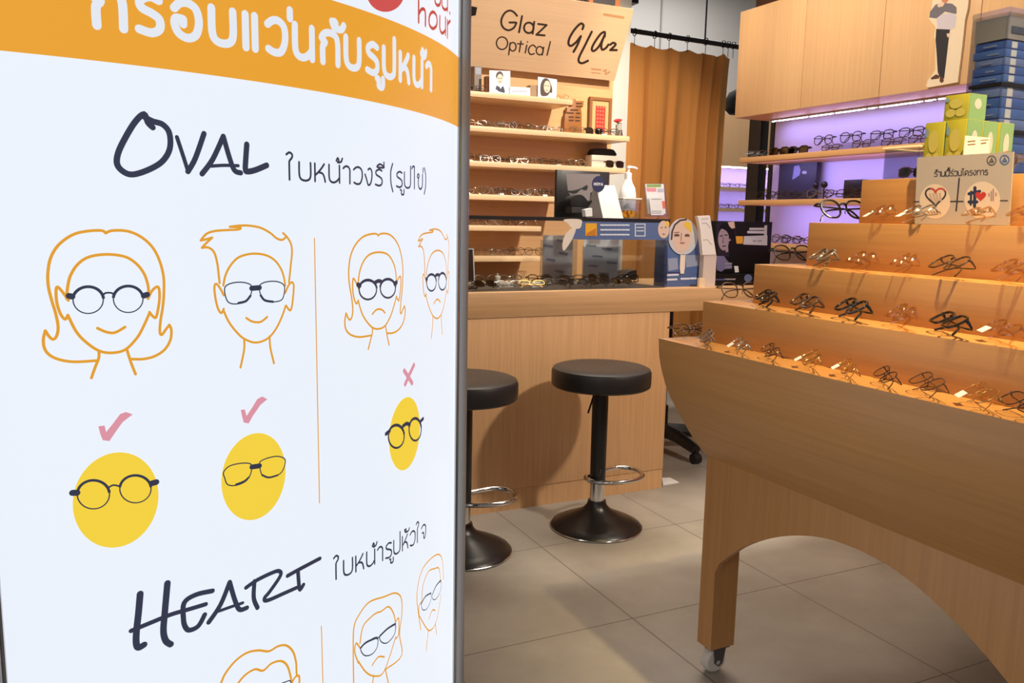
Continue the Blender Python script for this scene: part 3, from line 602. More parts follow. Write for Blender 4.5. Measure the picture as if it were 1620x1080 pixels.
# on the steps, lenses facing the shop and leaning back
ROWS = [
 (0, 'lowest', [(1106,543,'smoke','square',.0020,0),(1160,556,'silver','oval',.0012,1),(1207,567,'brown','oval',.0014,0),(1266,579,'gold','panto',.0012,1),(1326,594,'gold','oval',.0012,1),(1386,607,'black','oval',.0011,0),(1446,622,'brown','panto',.0012,0),(1530,640,'gold','panto',.0012,1),(1598,654,'gunmetal','square',.0012,0)]),
 (1, 'second', [(1198,480,'black','square',.0026,0),(1260,490,'brown','square',.0028,0),(1330,498,'black','panto',.0028,0),(1406,510,'clear','panto',.0026,0),(1482,520,'black','square',.0026,0),(1568,538,'clear','oval',.0022,1)]),
 (2, 'third', [(1286,413,'smoke','panto',.0026,0),(1348,420,'clear','square',.0028,0),(1412,424,'clear','round',.0018,0),(1482,430,'brown','aviator',.0018,0),(1580,440,'clear','panto',.0026,0)]),
 (3, 'fourth', [(1378,353,'clear','panto',.0024,1),(1434,350,'silver','aviator',.0018,1),(1530,352,'clear','oval',.0022,0),(1604,352,'clear','panto',.0024,0)]),
]
for k, nm, items in ROWS:
    for i, (x, y, col, st, rim, cd) in enumerate(items):
        X = XS[k]+.012; P = at_x(x, y, X)
        eyeglasses('%s %s eyeglasses, %s from the far end along the %s step' % (CN[col], SN[st], ORD[i], nm), (X, P[1], ZS[k]+.002), -pi/2-radians(33)+random.uniform(-.12, .12), radians(random.uniform(54, 62)), st, col, rim, card=bool(cd), group='eyeglasses on the display stand steps', scale=1.0 if k in (1, 2) else .92)
ends = [(0, 1.395, 'brown', 'oval', .0014, 'brown thin-rimmed eyeglasses lying on the far end of the lowest step'), (1, 1.505, 'brown', 'panto', .0018, 'brown rounded eyeglasses on the far end of the second step'),
        (2, 1.605, 'black', 'panto', .0022, 'black rounded eyeglasses on the far end of the third step'), (3, 1.690, 'black', 'aviator', .0026, 'large black eyeglasses standing on the far end of the fourth step')]
for k, X, col, st, rim, lab in ends:
    eyeglasses(lab, (X, YE[k]-.046, ZS[k]+.002), radians(-6), radians(28), st, col, rim, group='eyeglasses on the display stand steps', scale=.95 if k < 3 else 1.05)
eyeglasses('clear eyeglasses on the stand top right of the grey card', (1.735, 1.165, 1.414), -pi/2, radians(10), 'round', 'clear', .0022, group='eyeglasses on the display stand steps')
eyeglasses('silver eyeglasses beside the first brown-rimmed pair on the lowest step end', (1.42, 1.808, .990), radians(20), radians(60), 'oval', 'silver', .0012, group='eyeglasses on the display stand steps', scale=.8)

# grey project card leaning on the fifth step
cardX = 1.69
card = thing('sign_card', 'grey card with Thai heading and two round emblems leaning on the stand', 'sign', (cardX, 1.265, 1.304))
def on_card(off=0): return lambda x, y: (lambda p: (cardX-off*.25, p[1], p[2]))(at_x(x, y, cardX))
Zc = crop(.17284, 1340, 220)
q = [at_x(*p, cardX) for p in ((1451, 249), (1603, 240), (1596, 352), (1447, 352))]
q[2] = (cardX, q[2][1], 1.305); q[3] = (cardX, q[3][1], 1.305)
part('card_sheet', MB().prism([(p[1], p[2]) for p in q], YZ, cardX, cardX+.004), plain('warm_grey_card', (178, 166, 158), .6), card)
INK = plain('dark_print', (52, 48, 56), .5)
mb = MB(); fn = on_card(.0012)
a, b = Zc([(800, 342), (1290, 325)]); S, L = thai('ร้านนี้ร่วมโครงการ', .16)
for s in S: mb.stroke([(a[0]+(b[0]-a[0])*x/L, a[1]+(b[1]-a[1])*x/L-y*7.6) for x, y in s], 1.15, fn)
part('heading_lettering', mb, INK, card, 'dark Thai heading on the card')
mb = MB()
for s, wd in (([(1028,360),(1000,655)], 2.4), ([(950,570),(1062,570)], 2.0), ([(610,572),(660,572)], 1.6), ([(1405,562),(1470,562)], 1.6)): mb.stroke(Zc(s), wd, fn)
part('cross_lines', mb, INK, card)
CREAM = plain('cream_print', (216, 196, 178), .5)
e1 = part('round_emblem', MB().poly([on_card(.0010)(*p) for p in Zc(ell(805, 570, 140, 160, 36))]), CREAM, card, 'cream round emblem with a handshake heart')
e2 = part('round_emblem', MB().poly([on_card(.0010)(*p) for p in Zc(ell(1240, 560, 163, 172, 36))]), CREAM, card, 'cream round emblem with a cross and red heart')
def heart(cx, cy, s): return [(cx+s*16*sin(t)**3/16, cy-s*(13*cos(t)-5*cos(2*t)-2*cos(3*t)-cos(4*t))/16) for t in [2*pi*k/36 for k in range(36)]]
H = heart(812, 520, 92); part('heart_outline', MB().stroke(Zc(H[18:]+H[:1]), 2.6, on_card(.0018)).stroke(Zc(H[8:19]), 2.6, on_card(.0018)), INK, e1)
part('heart_outline', MB().stroke(Zc(H[:9]), 2.6, on_card(.0018)).stroke(Zc(H[-5:]+H[:1]), 2.6, on_card(.002)), plain('red_print', (188, 52, 44), .5), e1)
mb = MB()
for s in ([(760,505),(775,560),(800,590)], [(790,500),(800,545),(820,580)], [(820,500),(828,545),(840,575)], [(850,500),(855,540),(860,560)]): mb.stroke(Zc(s), 3.4, on_card(.0016))
part('fingers_print', mb, plain('skin_grey_print', (186, 162, 146), .5), e1)
mb = MB()
for x in (745, 775, 800, 825, 850): mb.stroke(Zc([(x-8, 660), (x+8, 680)]), 1.2, on_card(.0016))
part('emblem_lettering', mb, plain('brown_print', (120, 82, 60), .5), e1)
mb = MB()
for s, wd in (([(1172,445),(1168,615)], 5), ([(1118,500),(1215,478)], 5), ([(1118,575),(1190,575)], 5), ([(1138,480),(1134,600)], 3.4)): mb.stroke(Zc(s), wd, on_card(.0016))
part('hash_mark', mb, plain('navy_print', (38, 48, 78), .5), e2)
part('red_heart', MB().poly([on_card(.002)(*p) for p in Zc(heart(1225, 520, 50))]), plain('red_print', (188, 52, 44), .5), e2)
mb = MB()
for x, y0, y1 in ((1300, 500, 520), (1322, 480, 560), (1340, 460, 560), (1365, 495, 515)): mb.stroke(Zc([(x, y0), (x, y1)]), 2.5, on_card(.0016))
part('bars_print', mb, plain('mauve_print', (166, 138, 140), .5), e2)
mb = MB()
for x in (1135, 1165, 1195, 1225, 1255, 1285, 1315): mb.stroke(Zc([(x-10, 655), (x+10, 668)]), 1.3, on_card(.0016))
part('emblem_lettering', mb, plain('brown_print', (120, 82, 60), .5), e2)
for cx, cy, nm, colr in ((1324, 195, 'grey', (92, 88, 88)), (1443, 190, 'blue', (64, 98, 156))):
    m_ = plain(nm+'_seal_print', colr, .5)
    part('seal', MB().stroke(Zc(ell(cx, cy, 40, 42, 24)+[(cx+40, cy)]), 1.7, on_card(.0012)).stroke(Zc([(cx-14, cy+12), (cx, cy-18), (cx+14, cy+12)]), 2.2, on_card(.0012)).stroke(Zc([(cx-18, cy+14), (cx+18, cy+14)]), 2.2, on_card(.0012)), m_, card, nm+' round seal')

# yellow product boxes on the stand top
YEL = plain('yellow_carton', (160, 152, 44), .5); GRN = plain('green_carton', (112, 146, 102), .5); PALE = plain('pale_print', (180, 168, 84), .5); BLUEP = plain('blue_drop_print', (110, 140, 168), .5); SILV = plain('silver_print', (208, 200, 190), .35, .3)
def carton(label, x0, y0, z0, dx=.055, dy=.052, dz=.131, sticker=False):
    c = thing('product_carton', label, 'box', (x0+dx/2, y0+dy/2, z0), group='yellow cartons on the display stand')
    part('carton_body', MB().box(x0, x0+dx, y0, y0+dy, z0, z0+dz), YEL, c, bevel=.0012)
    part('side_print', MB().box(x0+.0015, x0+dx-.0015, y0-.0012, y0+.0002, z0+.001, z0+dz-.001), GRN, c, 'green printed side')
    yc = y0+dy/2
    def f(ux, uz, o=.0012): return (x0-o, yc-ux*dy/2, z0+uz*dz)
    part('front_print', MB().poly([f(.55*cos(t), .66+.2*sin(t)) for t in [k*pi/10 for k in range(20)]]).poly([f(-.4+.42*cos(t), .3+.16*sin(t)) for t in [k*pi/10 for k in range(20)]]).poly([f(.4+.42*cos(t), .3+.16*sin(t)) for t in [k*pi/10 for k in range(20)]]), PALE, c)
    part('drop_print', MB().poly([f(-.75+.17*cos(t), .82+.08*sin(t), .0014) for t in [k*pi/8 for k in range(16)]]), BLUEP, c)
    part('silver_print', MB().poly([(x0+dx*(.5+.2*cos(t)), y0-.0016, z0+dz*(.62+.2*sin(t))) for t in [k*pi/9 for k in range(18)]]), SILV, c)
    return c
zt = ZS[4]
carton('left yellow carton in the row behind the grey card', 1.762, 1.372, zt); carton('middle yellow carton in the row behind the grey card', 1.762, 1.316, zt)
carton('yellow carton turned with its green side to the front, behind the price card', 1.822, 1.318, zt, .05, .05, .131)
carton('rightmost green-sided carton beside the blue box tower', 1.88, 1.318, zt, .05, .05, .131)
carton('upper yellow carton stacked on the row behind the grey card', 1.772, 1.324, zt+.1315, .06, .062, .058)
pc = thing('price_card', 'small white price card standing in front of the yellow cartons', 'card', (1.79, 1.303, zt))
xa, za = at_y(1524, 238, 1.305)[0], at_y(1524, 238, 1.305)[2]; xb, zb = at_y(1565, 218, 1.305)[0], at_y(1565, 218, 1.305)[2]
part('card_sheet', MB().box(xa, xb, 1.303, 1.305, zt, zb), plain('cream_card', (236, 220, 200), .5), pc)
mb = MB()
for x0, x1, y, wd in ((1530, 1541, 224, 2.0), (1530, 1541, 229, 1.8), (1550, 1562, 222, 1.2), (1551, 1558, 227, 2)): mb.stroke([(x0, y), (x1, y-1)], wd, lambda x, y_: (lambda p: (p[0], 1.3027, p[2]))(at_y(x, y_, 1.305)))
part('price_lettering', mb, plain('brown_print', (120, 82, 60), .5), pc)

# contact lens tower
tw = thing('contact_lens_tower', 'clear acrylic tower stacked with blue contact lens boxes on the stand', 'dispenser', (2.06, 1.42, zt))
tx0, tx1, ty0, ty1 = 1.95, 2.17, 1.372, 1.468
tz1 = at_x(1598, 10, tx0)[2]; td1, td2 = at_x(1583, 205.5, tx0)[2], at_x(1591, 130.5, tx0)[2]; th_ = at_x(1599, 58, tx0)[2]
for nm, b in (('front', (tx0, tx0+.003, ty0, ty1)), ('front', (tx1-.003, tx1, ty0, ty1)), ('side', (tx0, tx1, ty0, ty0+.003)), ('side', (tx0, tx1, ty1-.003, ty1))):
    part('acrylic_panel', MB().box(*b, zt, tz1-.012), ACRYL, tw)
part('top_cover', MB().box(tx0-.002, tx1+.002, ty0-.002, ty1+.002, tz1-.012, tz1), ACRYL, tw, bevel=.004)
part('header_block', MB().box(tx0+.006, tx1-.006, ty0+.006, ty1-.006, th_, tz1-.018), plain('grey_header_card', (176, 170, 166), .5), tw)
part('header_block', MB().box(tx0+.02, tx1-.02, ty0+.0045, ty0+.0055, th_+.014, th_+.03), plain('blue_grey_print', (84, 92, 112), .5), tw, 'dark small print block')
for zz in (td1, td2): part('divider_shelf', MB().box(tx0+.0035, tx1-.0035, ty0+.0035, ty1-.0035, zz-.004, zz+.004), BLACK, tw)
BLUEB = [plain('blue_carton', (84, 124, 204), .4), plain('deep_blue_carton', (72, 110, 192), .4), plain('slate_blue_carton', (120, 144, 204), .4)]
def lensbox(i, z0, z1, lab):
    b = thing('contact_lens_box', lab, 'box', ((tx0+tx1)/2, (ty0+ty1)/2, z0), group='blue contact lens boxes in the tower')
    part('box_body', MB().box(tx0+.007+(i % 2)*.002, tx1-.008, ty0+.008, ty1-.006-(i % 3)*.002, z0, z1), BLUEB[i % 3], b, bevel=.001)
    part('end_label', MB().box(tx0+.030, tx0+.050, ty0+.0068, ty0+.0078, z0+.002, z1-.002), WHITE, b, 'white label')
    part('front_strip', MB().box(tx0+.0055, tx0+.0068, ty0+.022+(i % 3)*.008, ty0+.052+(i % 2)*.012, z0+.006, z0+.010), plain('light_blue_print', (150, 166, 198), .4), b)
i = 0
for z0, z1, n, nm in ((zt+.001, td1-.0045, 5, 'bottom'), (td1+.0045, td2-.0045, 4, 'middle'), (td2+.0045, th_-.002, 5, 'upper')):
    h = (z1-z0)/n
    for k in range(n):
        lensbox(i, z0+k*h+.0004, z0+(k+1)*h-.0006, 'blue contact lens box, %s from below in the %s bay of the tower' % (ORD[k], nm)); i += 1
i = 0
ab = thing('acrylic_case', 'small clear acrylic box holding sunglasses behind the grey card', 'display case', (1.84, 1.475, zt))
for b in ((1.76, 1.763, 1.435, 1.535, zt, zt+.078), (1.88, 1.883, 1.435, 1.535, zt, zt+.078), (1.763, 1.88, 1.435, 1.438, zt, zt+.078), (1.763, 1.88, 1.532, 1.535, zt, zt+.078), (1.763, 1.88, 1.438, 1.532, zt, zt+.004)):
    part('acrylic_panel', MB().box(*b), ACRYL, ab)
part('rim', MB().tube([(1.758, 1.433, zt+.078), (1.885, 1.433, zt+.078), (1.885, 1.537, zt+.078), (1.758, 1.537, zt+.078)], .003, 6, True), plain('cream_edge', (238, 214, 180), .3), ab)
eyeglasses('dark sunglasses inside the clear acrylic box on the stand', (1.80, 1.485, zt+.006), -pi/2, radians(15), 'square', 'brown', .003, True, scale=.6)

# ------------------------------------------------------------------ glass showcase on the counter
ZT = 1.309; GX0, GX1, GY0, GY1 = .9, 2.383, 3.28, 3.72
gc = thing('glass_showcase', 'glass showcase with black edged top standing on the oak counter', 'display case', (1.6, 3.5, .985))
part('top_glass', MB().box(GX0+.012, GX1-.012, GY0+.012, GY1-.012, ZT-.010, ZT-.002), GLASS, gc)
fb = MB()
fb.box(GX0, GX1, GY0, GY0+.012, ZT-.016, ZT).box(GX0, GX1, GY1-.012, GY1, ZT-.016, ZT).box(GX0, GX0+.012, GY0+.012, GY1-.012, ZT-.016, ZT).box(GX1-.012, GX1, GY0+.012, GY1-.012, ZT-.016, ZT)
part('top_edge', fb, BLACK, gc, 'black edging of the top')
part('front_glass', MB().box(GX0, GX1, GY0+.002, GY0+.007, .986, ZT-.016), GLASS, gc)
part('side_glass', MB().box(GX1-.007, GX1-.002, GY0+.008, GY1-.002, .986, ZT-.016), GLASS, gc)
part('case_floor', MB().box(GX0, GX1-.008, GY0+.008, GY1-.002, .9855, .9875), plain('dark_case_felt', (70, 60, 54), .8), gc)
def on_y(Y, off=0): return lambda x, y: (lambda p: (p[0], Y-off*.35, p[2]))(at_y(x, y, Y))
def quad_y(P, Y, th, mb=None):
    return (mb or MB()).prism([(at_y(x, y, Y)[0], at_y(x, y, Y)[2]) for x, y in P], XZ, Y, Y+th)
SY = GY0+.0005; Zs = crop(.21290, 735, 250)
bs = part('header_sticker', quad_y(Zs([(868, 458), (1525, 462), (1520, 608), (802, 604), (830, 530)]), SY, .001), plain('steel_blue_print', (92, 112, 158), .4), gc, 'blue printed header strip on the glass')
part('yellow_square', MB().poly([on_y(SY, .0022)(*p) for p in Zs(rect(898, 484, 982, 578))]), plain('amber_print', (240, 176, 48), .4), bs)
part('yellow_square', MB().poly([on_y(SY, .0032)(*p) for p in Zs([(905, 560), (975, 520), (975, 578), (905, 578)])]), plain('deep_amber_print', (206, 130, 36), .4), bs, 'darker lower corner')
mb = MB()
for y, x0, x1 in ((497, 1012, 1225), (532, 1012, 1222), (568, 1012, 1228)):
    x = x0
    while x < x1:
        mb.stroke(Zs([(x, y), (min(x+22, x1), y+1)]), 2.6, on_y(SY, .0022)); x += 31
part('sticker_lettering', mb, plain('pale_print_white', (214, 222, 236), .4), bs)
part('sticker_seal', MB().stroke(Zs([(1268, 490), (1340, 490), (1340, 578), (1268, 578), (1268, 490)]), 1.6, on_y(SY, .0022)).stroke(Zs([(1280, 515), (1328, 515)]), 1.8, on_y(SY, .0022)).stroke(Zs([(1280, 540), (1328, 540)]), 1.8, on_y(SY, .0022)), plain('pale_print_white', (214, 222, 236), .4), bs)
SKIN = plain('skin_print', (226, 196, 176), .5); HAIRP = plain('hair_print', (66, 50, 44), .5); LIPP = plain('lip_print', (176, 104, 100), .5)
part('face_print', MB().poly([on_y(SY, .0030)(*p) for p in Zs(ell(1478, 530, 42, 66, 24))]), SKIN, bs, 'small printed face at the strip end')
part('face_print', MB().stroke(Zs([(1460, 518), (1468, 516)]), 1.4, on_y(SY, .004)).stroke(Zs([(1488, 514), (1498, 516)]), 1.4, on_y(SY, .004)).stroke(Zs([(1472, 565), (1484, 565)]), 1.4, on_y(SY, .004)), HAIRP, bs, 'printed eyes and mouth')
part('face_print', MB().poly([on_y(SY, .0036)(*p) for p in Zs(ell(1506, 488, 14, 22, 14))]), plain('yellow_flower_print', (240, 196, 70), .5), bs, 'yellow patch over the printed eye')
PET = plain('ivory_sticker', (236, 222, 208), .5)
ps = part('petal_sticker', quad_y(Zs(spline([(738, 456), (862, 456), (868, 500), (850, 524), (800, 520), (770, 490), (738, 456)], 4)[:-1]), SY-.0006, .001), PET, gc, 'ivory petal-shaped stickers hanging on the glass')
part('petal_sticker', quad_y(Zs(spline([(800, 520), (826, 530), (806, 590), (770, 650), (736, 688), (726, 640), (748, 570), (800, 520)], 4)[:-1]), SY-.0012, .001), PET, ps)
# what lies in the showcase
g = 'dark eyeglasses laid out in the glass showcase'
for i, (x, y, col, st, sun) in enumerate([(752,463,'gunmetal','oval',0),(786,462,'black','square',1),(822,461,'silver','oval',0),(862,461,'gold','oval',0),(900,460,'black','panto',0),(938,459,'black','square',1),(976,459,'black','square',0),(1012,458,'black','panto',1)]):
    P = at_z(x, y, .9882)
    eyeglasses('%s %s, %s from the left in the front row of the glass showcase' % (CN[col]+' '+SN[st], 'sunglasses' if sun else 'eyeglasses', ORD[i]), (P[0], max(P[1], GY0+.045), .9885), random.uniform(-.3, .3), radians(random.uniform(45, 62)), st, col, .0022, bool(sun), group=g, scale=.92)
for i, (x, col, st) in enumerate([(770,'brown','round'),(812,'silver','panto'),(856,'black','panto'),(905,'black','square'),(950,'black','panto'),(996,'black','square')]):
    eyeglasses('%s %s eyeglasses, %s from the left in the back row of the glass showcase' % (CN[col], SN[st], ORD[i]), (at_y(x, 445, 3.50)[0], 3.50, .9885), random.uniform(-.25, .25), radians(random.uniform(15, 40)), st, col, .0022, group=g)
bc = solo('placard', quad_y([(735, 394), (749, 393), (751, 446), (736, 447)], 3.40, .006).box(1.36, 1.45, 3.398, 3.44, .9885, .994), BLACK, 'black placard with a white border at the showcase left end', 'placard', (1.42, 3.42, .9885))
part('placard_border', MB().stroke([(736, 394), (748.5, 393.5), (750.5, 445)], 1.6, on_y(3.40, .002)), WHITE, bc)
bo = solo('small_bottle', MB().lathe([(0, 0), (.013, 0), (.0135, .04), (.012, .045), (.006, .048), (.006, .058), (0, .058)], (at_y(787, 440, 3.52)[0], 3.52, .9885), 20), plain('frosted_bottle', (200, 190, 176), .35), 'small pale bottle at the back of the showcase', 'bottle', (at_y(787, 440, 3.52)[0], 3.52, .9885))
for x0, x1, h, y, lab in ((790, 812, .02, 3.44, 'pale flat box lying beside the small bottle in the showcase'), (842, 858, .024, 3.40, 'small white label block between showcase eyeglasses')):
    solo('paper_box', MB().box(at_y(x0, 450, y)[0], at_y(x1, 450, y)[0], y, y+.035, .9885, .9885+h), OFFW, lab, 'box', (at_y(x0, 450, y)[0], y, .9885))
ba = solo('plastic_bag', MB(), ACRYL, 'x', 'bag') if 0 else None
lf = thing('leaflet_stand', 'clear stand of grey printed sheets inside the showcase', 'leaflet stand', (at_y(948, 440, 3.60)[0], 3.60, .9885))
part('grey_sheet', MB().box(at_y(922, 440, 3.6)[0], at_y(977, 440, 3.6)[0], 3.600, 3.604, .9885, at_y(940, 378, 3.6)[2]), plain('pale_grey_sheet', (246, 246, 250), .55), lf)
mb = MB()
for x, y in ((935, 388), (960, 393), (945, 405), (968, 415), (938, 420), (955, 432)): mb.stroke([(x-7, y), (x+7, y+1)], 3, on_y(3.60, .002))
part('sheet_print', mb, plain('slate_print', (150, 156, 172), .55), lf)
part('acrylic_panel', MB().box(at_y(920, 440, 3.59)[0], at_y(980, 440, 3.59)[0], 3.588, 3.591, .9885, 1.17).box(at_y(920, 440, 3.59)[0], at_y(980, 440, 3.59)[0], 3.588, 3.640, .9885, .9905), ACRYL, lf)
lf2 = thing('leaflet_stand', 'clear stand with pale blue papers at the middle of the showcase', 'leaflet stand', (at_y(880, 440, 3.62)[0], 3.62, .9885))
part('paper_sheet', MB().box(at_y(858, 440, 3.63)[0], at_y(905, 440, 3.63)[0], 3.630, 3.633, .9885, at_y(880, 372, 3.63)[2]), plain('hazy_paper', (232, 228, 228), .6), lf2)
part('acrylic_panel', MB().box(at_y(854, 440, 3.61)[0], at_y(912, 440, 3.61)[0], 3.610, 3.613, .9885, 1.20).box(at_y(854, 440, 3.61)[0], at_y(912, 440, 3.61)[0], 3.613, 3.640, .9885, .9905), ACRYL, lf2)
mb = MB()
for x, y in ((868, 388), (888, 380), (892, 400), (872, 410), (885, 428)): mb.stroke([(x-6, y), (x+5, y+2)], 4, on_y(3.63, .002))
part('sheet_print', mb, plain('blue_grey_wash', (150, 158, 186), .6), lf2)
tr = solo('display_tray', MB().prism([(at_y(x, y, 3.45)[0], at_y(x, y, 3.45)[2]) for x, y in ((985, 447), (1008, 442), (1024, 432), (1034, 430), (1034, 446))], XZ, 3.60, 3.70), BLACK, 'black wedge-shaped tray at the showcase right end', 'tray', (2.3, 3.5, .9885))

# on top of the showcase
ZC = ZT+.0005
Y1 = 3.50
hp = thing('poster_frame', 'black framed poster of a face in sunglasses on the showcase top', 'poster', (at_y(922, 340, Y1)[0], Y1, ZC))
xa, xb, zb = at_y(879, 340, Y1)[0], at_y(962, 340, Y1)[0], at_y(920, 270, Y1)[2]
part('frame_board', MB().box(xa, xb, Y1, Y1+.018, ZC, zb), BLACK, hp, bevel=.002)
fy = on_y(Y1, .001); Zh = crop(.12346, 870, 250)
part('grey_print', MB().poly([fy(*p) for p in Zh([(205, 200), (640, 205), (640, 430), (520, 440), (500, 620), (330, 600), (230, 420)])]), plain('grey_photo_print', (112, 104, 104), .5), hp)
part('sunglasses_print', MB().poly([on_y(Y1, .0018)(*p) for p in Zh(spline([(225, 420), (300, 415), (400, 385), (475, 345), (478, 400), (440, 415), (400, 400), (340, 450), (280, 455), (225, 420)], 4)[:-1])]), BLACK, hp)
Y2 = 3.40
ec = solo('eyeglasses_case', quad_y(Zh([(280, 625), (445, 620), (445, 690), (280, 700)]), Y2, .06), plain('charcoal_case', (44, 40, 40), .5), 'charcoal box under the black cloth on the showcase top', 'case', (at_y(915, 338, Y2)[0], Y2+.03, ZC))
ec.location = ec.location
cl = MB(); P = Zh(spline([(270, 610), (265, 520), (320, 480), (400, 470), (460, 520), (480, 550), (535, 545), (500, 610), (440, 625), (350, 615), (270, 610)], 4)[:-1])
cl.prism([(at_y(x, y, Y2)[0], at_y(x, y, Y2)[2]) for x, y in P], XZ, Y2-.004, Y2+.055)
solo('folded_cloth', cl, plain('black_cloth', (20, 18, 20), .9), 'crumpled black cloth on the charcoal box', 'cloth', (at_y(918, 322, Y2)[0], Y2+.03, 1.33), bevel=.004)
solo('paper_box', quad_y(Zh([(450, 660), (540, 640), (545, 745), (460, 750)]), 3.34, .03), WHITE, 'small white carton left of the white tent card', 'box', (at_y(931, 340, 3.34)[0], 3.355, ZC))
Y3 = 3.34
tc_ = thing('tent_card', 'white folded tent card with a blue round label on the showcase top', 'card', (at_y(968, 341, Y3)[0], Y3, ZC))
A_, B_, C_, D_ = [at_y(*p, Y3) for p in Zh([(625, 445), (865, 350), (940, 745), (680, 750)])]
zb_ = ZC
top_y = Y3+.035
F_ = [(D_[0], Y3, zb_), (C_[0], Y3, zb_), (B_[0]+.006, top_y, B_[2]), (A_[0]+.004, top_y, B_[2])]
K_ = [(D_[0]-.03, Y3+.10, zb_), (C_[0]-.03, Y3+.10, zb_), (B_[0]-.002, top_y+.003, B_[2]), (A_[0]-.004, top_y+.003, B_[2])]
def sheet(q, th=.0015):
    n = (Vector(q[1])-Vector(q[0])).cross(Vector(q[3])-Vector(q[0])).normalized()*th
    return MB().add([tuple(p) for p in q]+[tuple(Vector(p)+n) for p in q], [(3, 2, 1, 0), (4, 5, 6, 7)]+[(i, (i+1) % 4, (i+1) % 4+4, i+4) for i in range(4)])
fs = part('front_sheet', sheet(F_), WHITE, tc_)
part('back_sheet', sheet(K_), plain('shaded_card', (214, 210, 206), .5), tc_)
mb = MB()
for z in (.012, .022): mb.box(D_[0]+.012, C_[0]-.014, Y3-.001+z*.28, Y3+.0005+z*.28, zb_+z, zb_+z+.0035)
part('blue_lines', mb, plain('light_blue_line', (150, 176, 214), .5), fs)
NAVYD = plain('deep_navy_label', (42, 46, 84), .4)
dc = at_y(947, 291, 3.345)
disc = part('round_label', MB().prism([(dc[0]+.0335*cos(t), dc[2]+.0365*sin(t)) for t in [k*2*pi/40 for k in range(40)]], XZ, 3.345, 3.348), NAVYD, tc_, 'dark blue round label')
def latin(text, x, z, h, Y, mat, parent, name='brand_lettering'):
    L = {'H': [[(0,0),(0,1)],[(.7,0),(.7,1)],[(0,.5),(.7,.5)]], 'O': [ell(.42,.5,.42,.5,18)+[(.84,.5)]], 'Y': [[(0,1),(.38,.5)],[(.76,1),(.38,.5)],[(.38,.5),(.38,0)]], 'A': [[(0,0),(.4,1)],[(.4,1),(.8,0)],[(.14,.34),(.66,.34)]]}
    mb = MB(); cx = 0
    for c in text:
        for s in L[c]: mb.stroke([(x+(cx+px_)*h, z+py_*h) for px_, py_ in s], h*.24, lambda u, v: (u, Y, v))
        cx += 1.1
    return part(name, mb, mat, parent)
latin('HOYA', dc[0]-.024, dc[2]-.006, .0112, 3.3445, WHITE, disc)
# pump bottle, jelly pack, leaflet holder
Y4 = 3.52; bx = at_y(993, 300, Y4)[0]; bz = at_y(993, 262, Y4)[2]; Hb = bz-ZC
pb_ = thing('pump_bottle', 'white pump bottle standing on the showcase top', 'bottle', (bx, Y4, ZC))
part('bottle_body', MB().lathe([(0, 0), (.036, 0), (.041, .01), (.043, Hb*.30), (.042, Hb*.45), (.036, Hb*.58), (.022, Hb*.68), (.018, Hb*.74), (0, Hb*.74)], (bx, Y4, ZC), 32), plain('white_bottle_plastic', (240, 242, 246), .3), pb_)
part('pump_head', MB().lathe([(0, Hb*.74), (.017, Hb*.74), (.017, Hb*.86), (.007, Hb*.88), (.006, Hb*.95), (.012, Hb*.955), (.012, Hb), (0, Hb)], (bx, Y4, ZC), 24).tube([(bx, Y4, ZC+Hb*.975), (bx+.03, Y4-.004, ZC+Hb*.972), (bx+.046, Y4-.006, ZC+Hb*.95)], .005, 8), WHITE, pb_)
mb = MB()
for k in range(7):
    a = -pi*.78+k*.09; mb.box(bx+.0432*cos(a)-.002, bx+.0432*cos(a)+.002, Y4+.0432*sin(a)-.001, Y4+.0432*sin(a)+.001, ZC+.05+(k % 3)*.008, ZC+.056+(k % 3)*.008)
part('bottle_print', mb, plain('grey_blue_print', (140, 150, 172), .5), pb_)
Y5 = 3.38; jx0, jx1 = at_y(985, 338, Y5)[0], at_y(1014, 338, Y5)[0]; jz = at_y(1000, 313, Y5)[2]
jp = thing('jelly_pack', 'clear pack of orange jellies in front of the pump bottle', 'food pack', ((jx0+jx1)/2, Y5+.03, ZC))
part('clear_pack', MB().box(jx0, jx1, Y5, Y5+.06, ZC, jz-.008), ACRYL, jp, bevel=.006)
jl = MB()
for k in range(24):
    px_, py_, pz_ = random.uniform(jx0+.010, jx1-.010), random.uniform(Y5+.010, Y5+.05), ZC+.008+random.uniform(0, .026); q_ = .0075
    jl.box(px_-q_, px_+q_, py_-q_, py_+q_, pz_-q_+.001, pz_+q_)
o = part('jelly_pieces', jl, plain('orange_jelly', (246, 170, 40), .3), jp); o['kind'] = 'stuff'
part('pack_lid', MB().box(jx0-.002, jx1+.002, Y5-.002, Y5+.062, jz-.008, jz), OFFW, jp, bevel=.002)
Y6 = 3.36
lh = thing('leaflet_holder', 'clear acrylic holder with leaflets and a white card at the showcase top right', 'leaflet holder', (at_y(1038, 345, Y6)[0], Y6, ZC))
def yq(P, Y): return [(at_y(x, y, Y)[0], at_y(x, y, Y)[2]) for x, y in P]
part('acrylic_shell', quad_y([(1018, 291), (1052, 290), (1058, 343), (1020, 343)], Y6+.02, .003).box(at_y(1019, 343, Y6)[0], at_y(1058, 343, Y6)[0], Y6-.02, Y6+.06, ZC, ZC+.003), ACRYL, lh)
lv = part('leaflet', quad_y([(1021, 291), (1050, 291), (1053, 338), (1026, 338)], Y6+.008, .006), WHITE, lh)
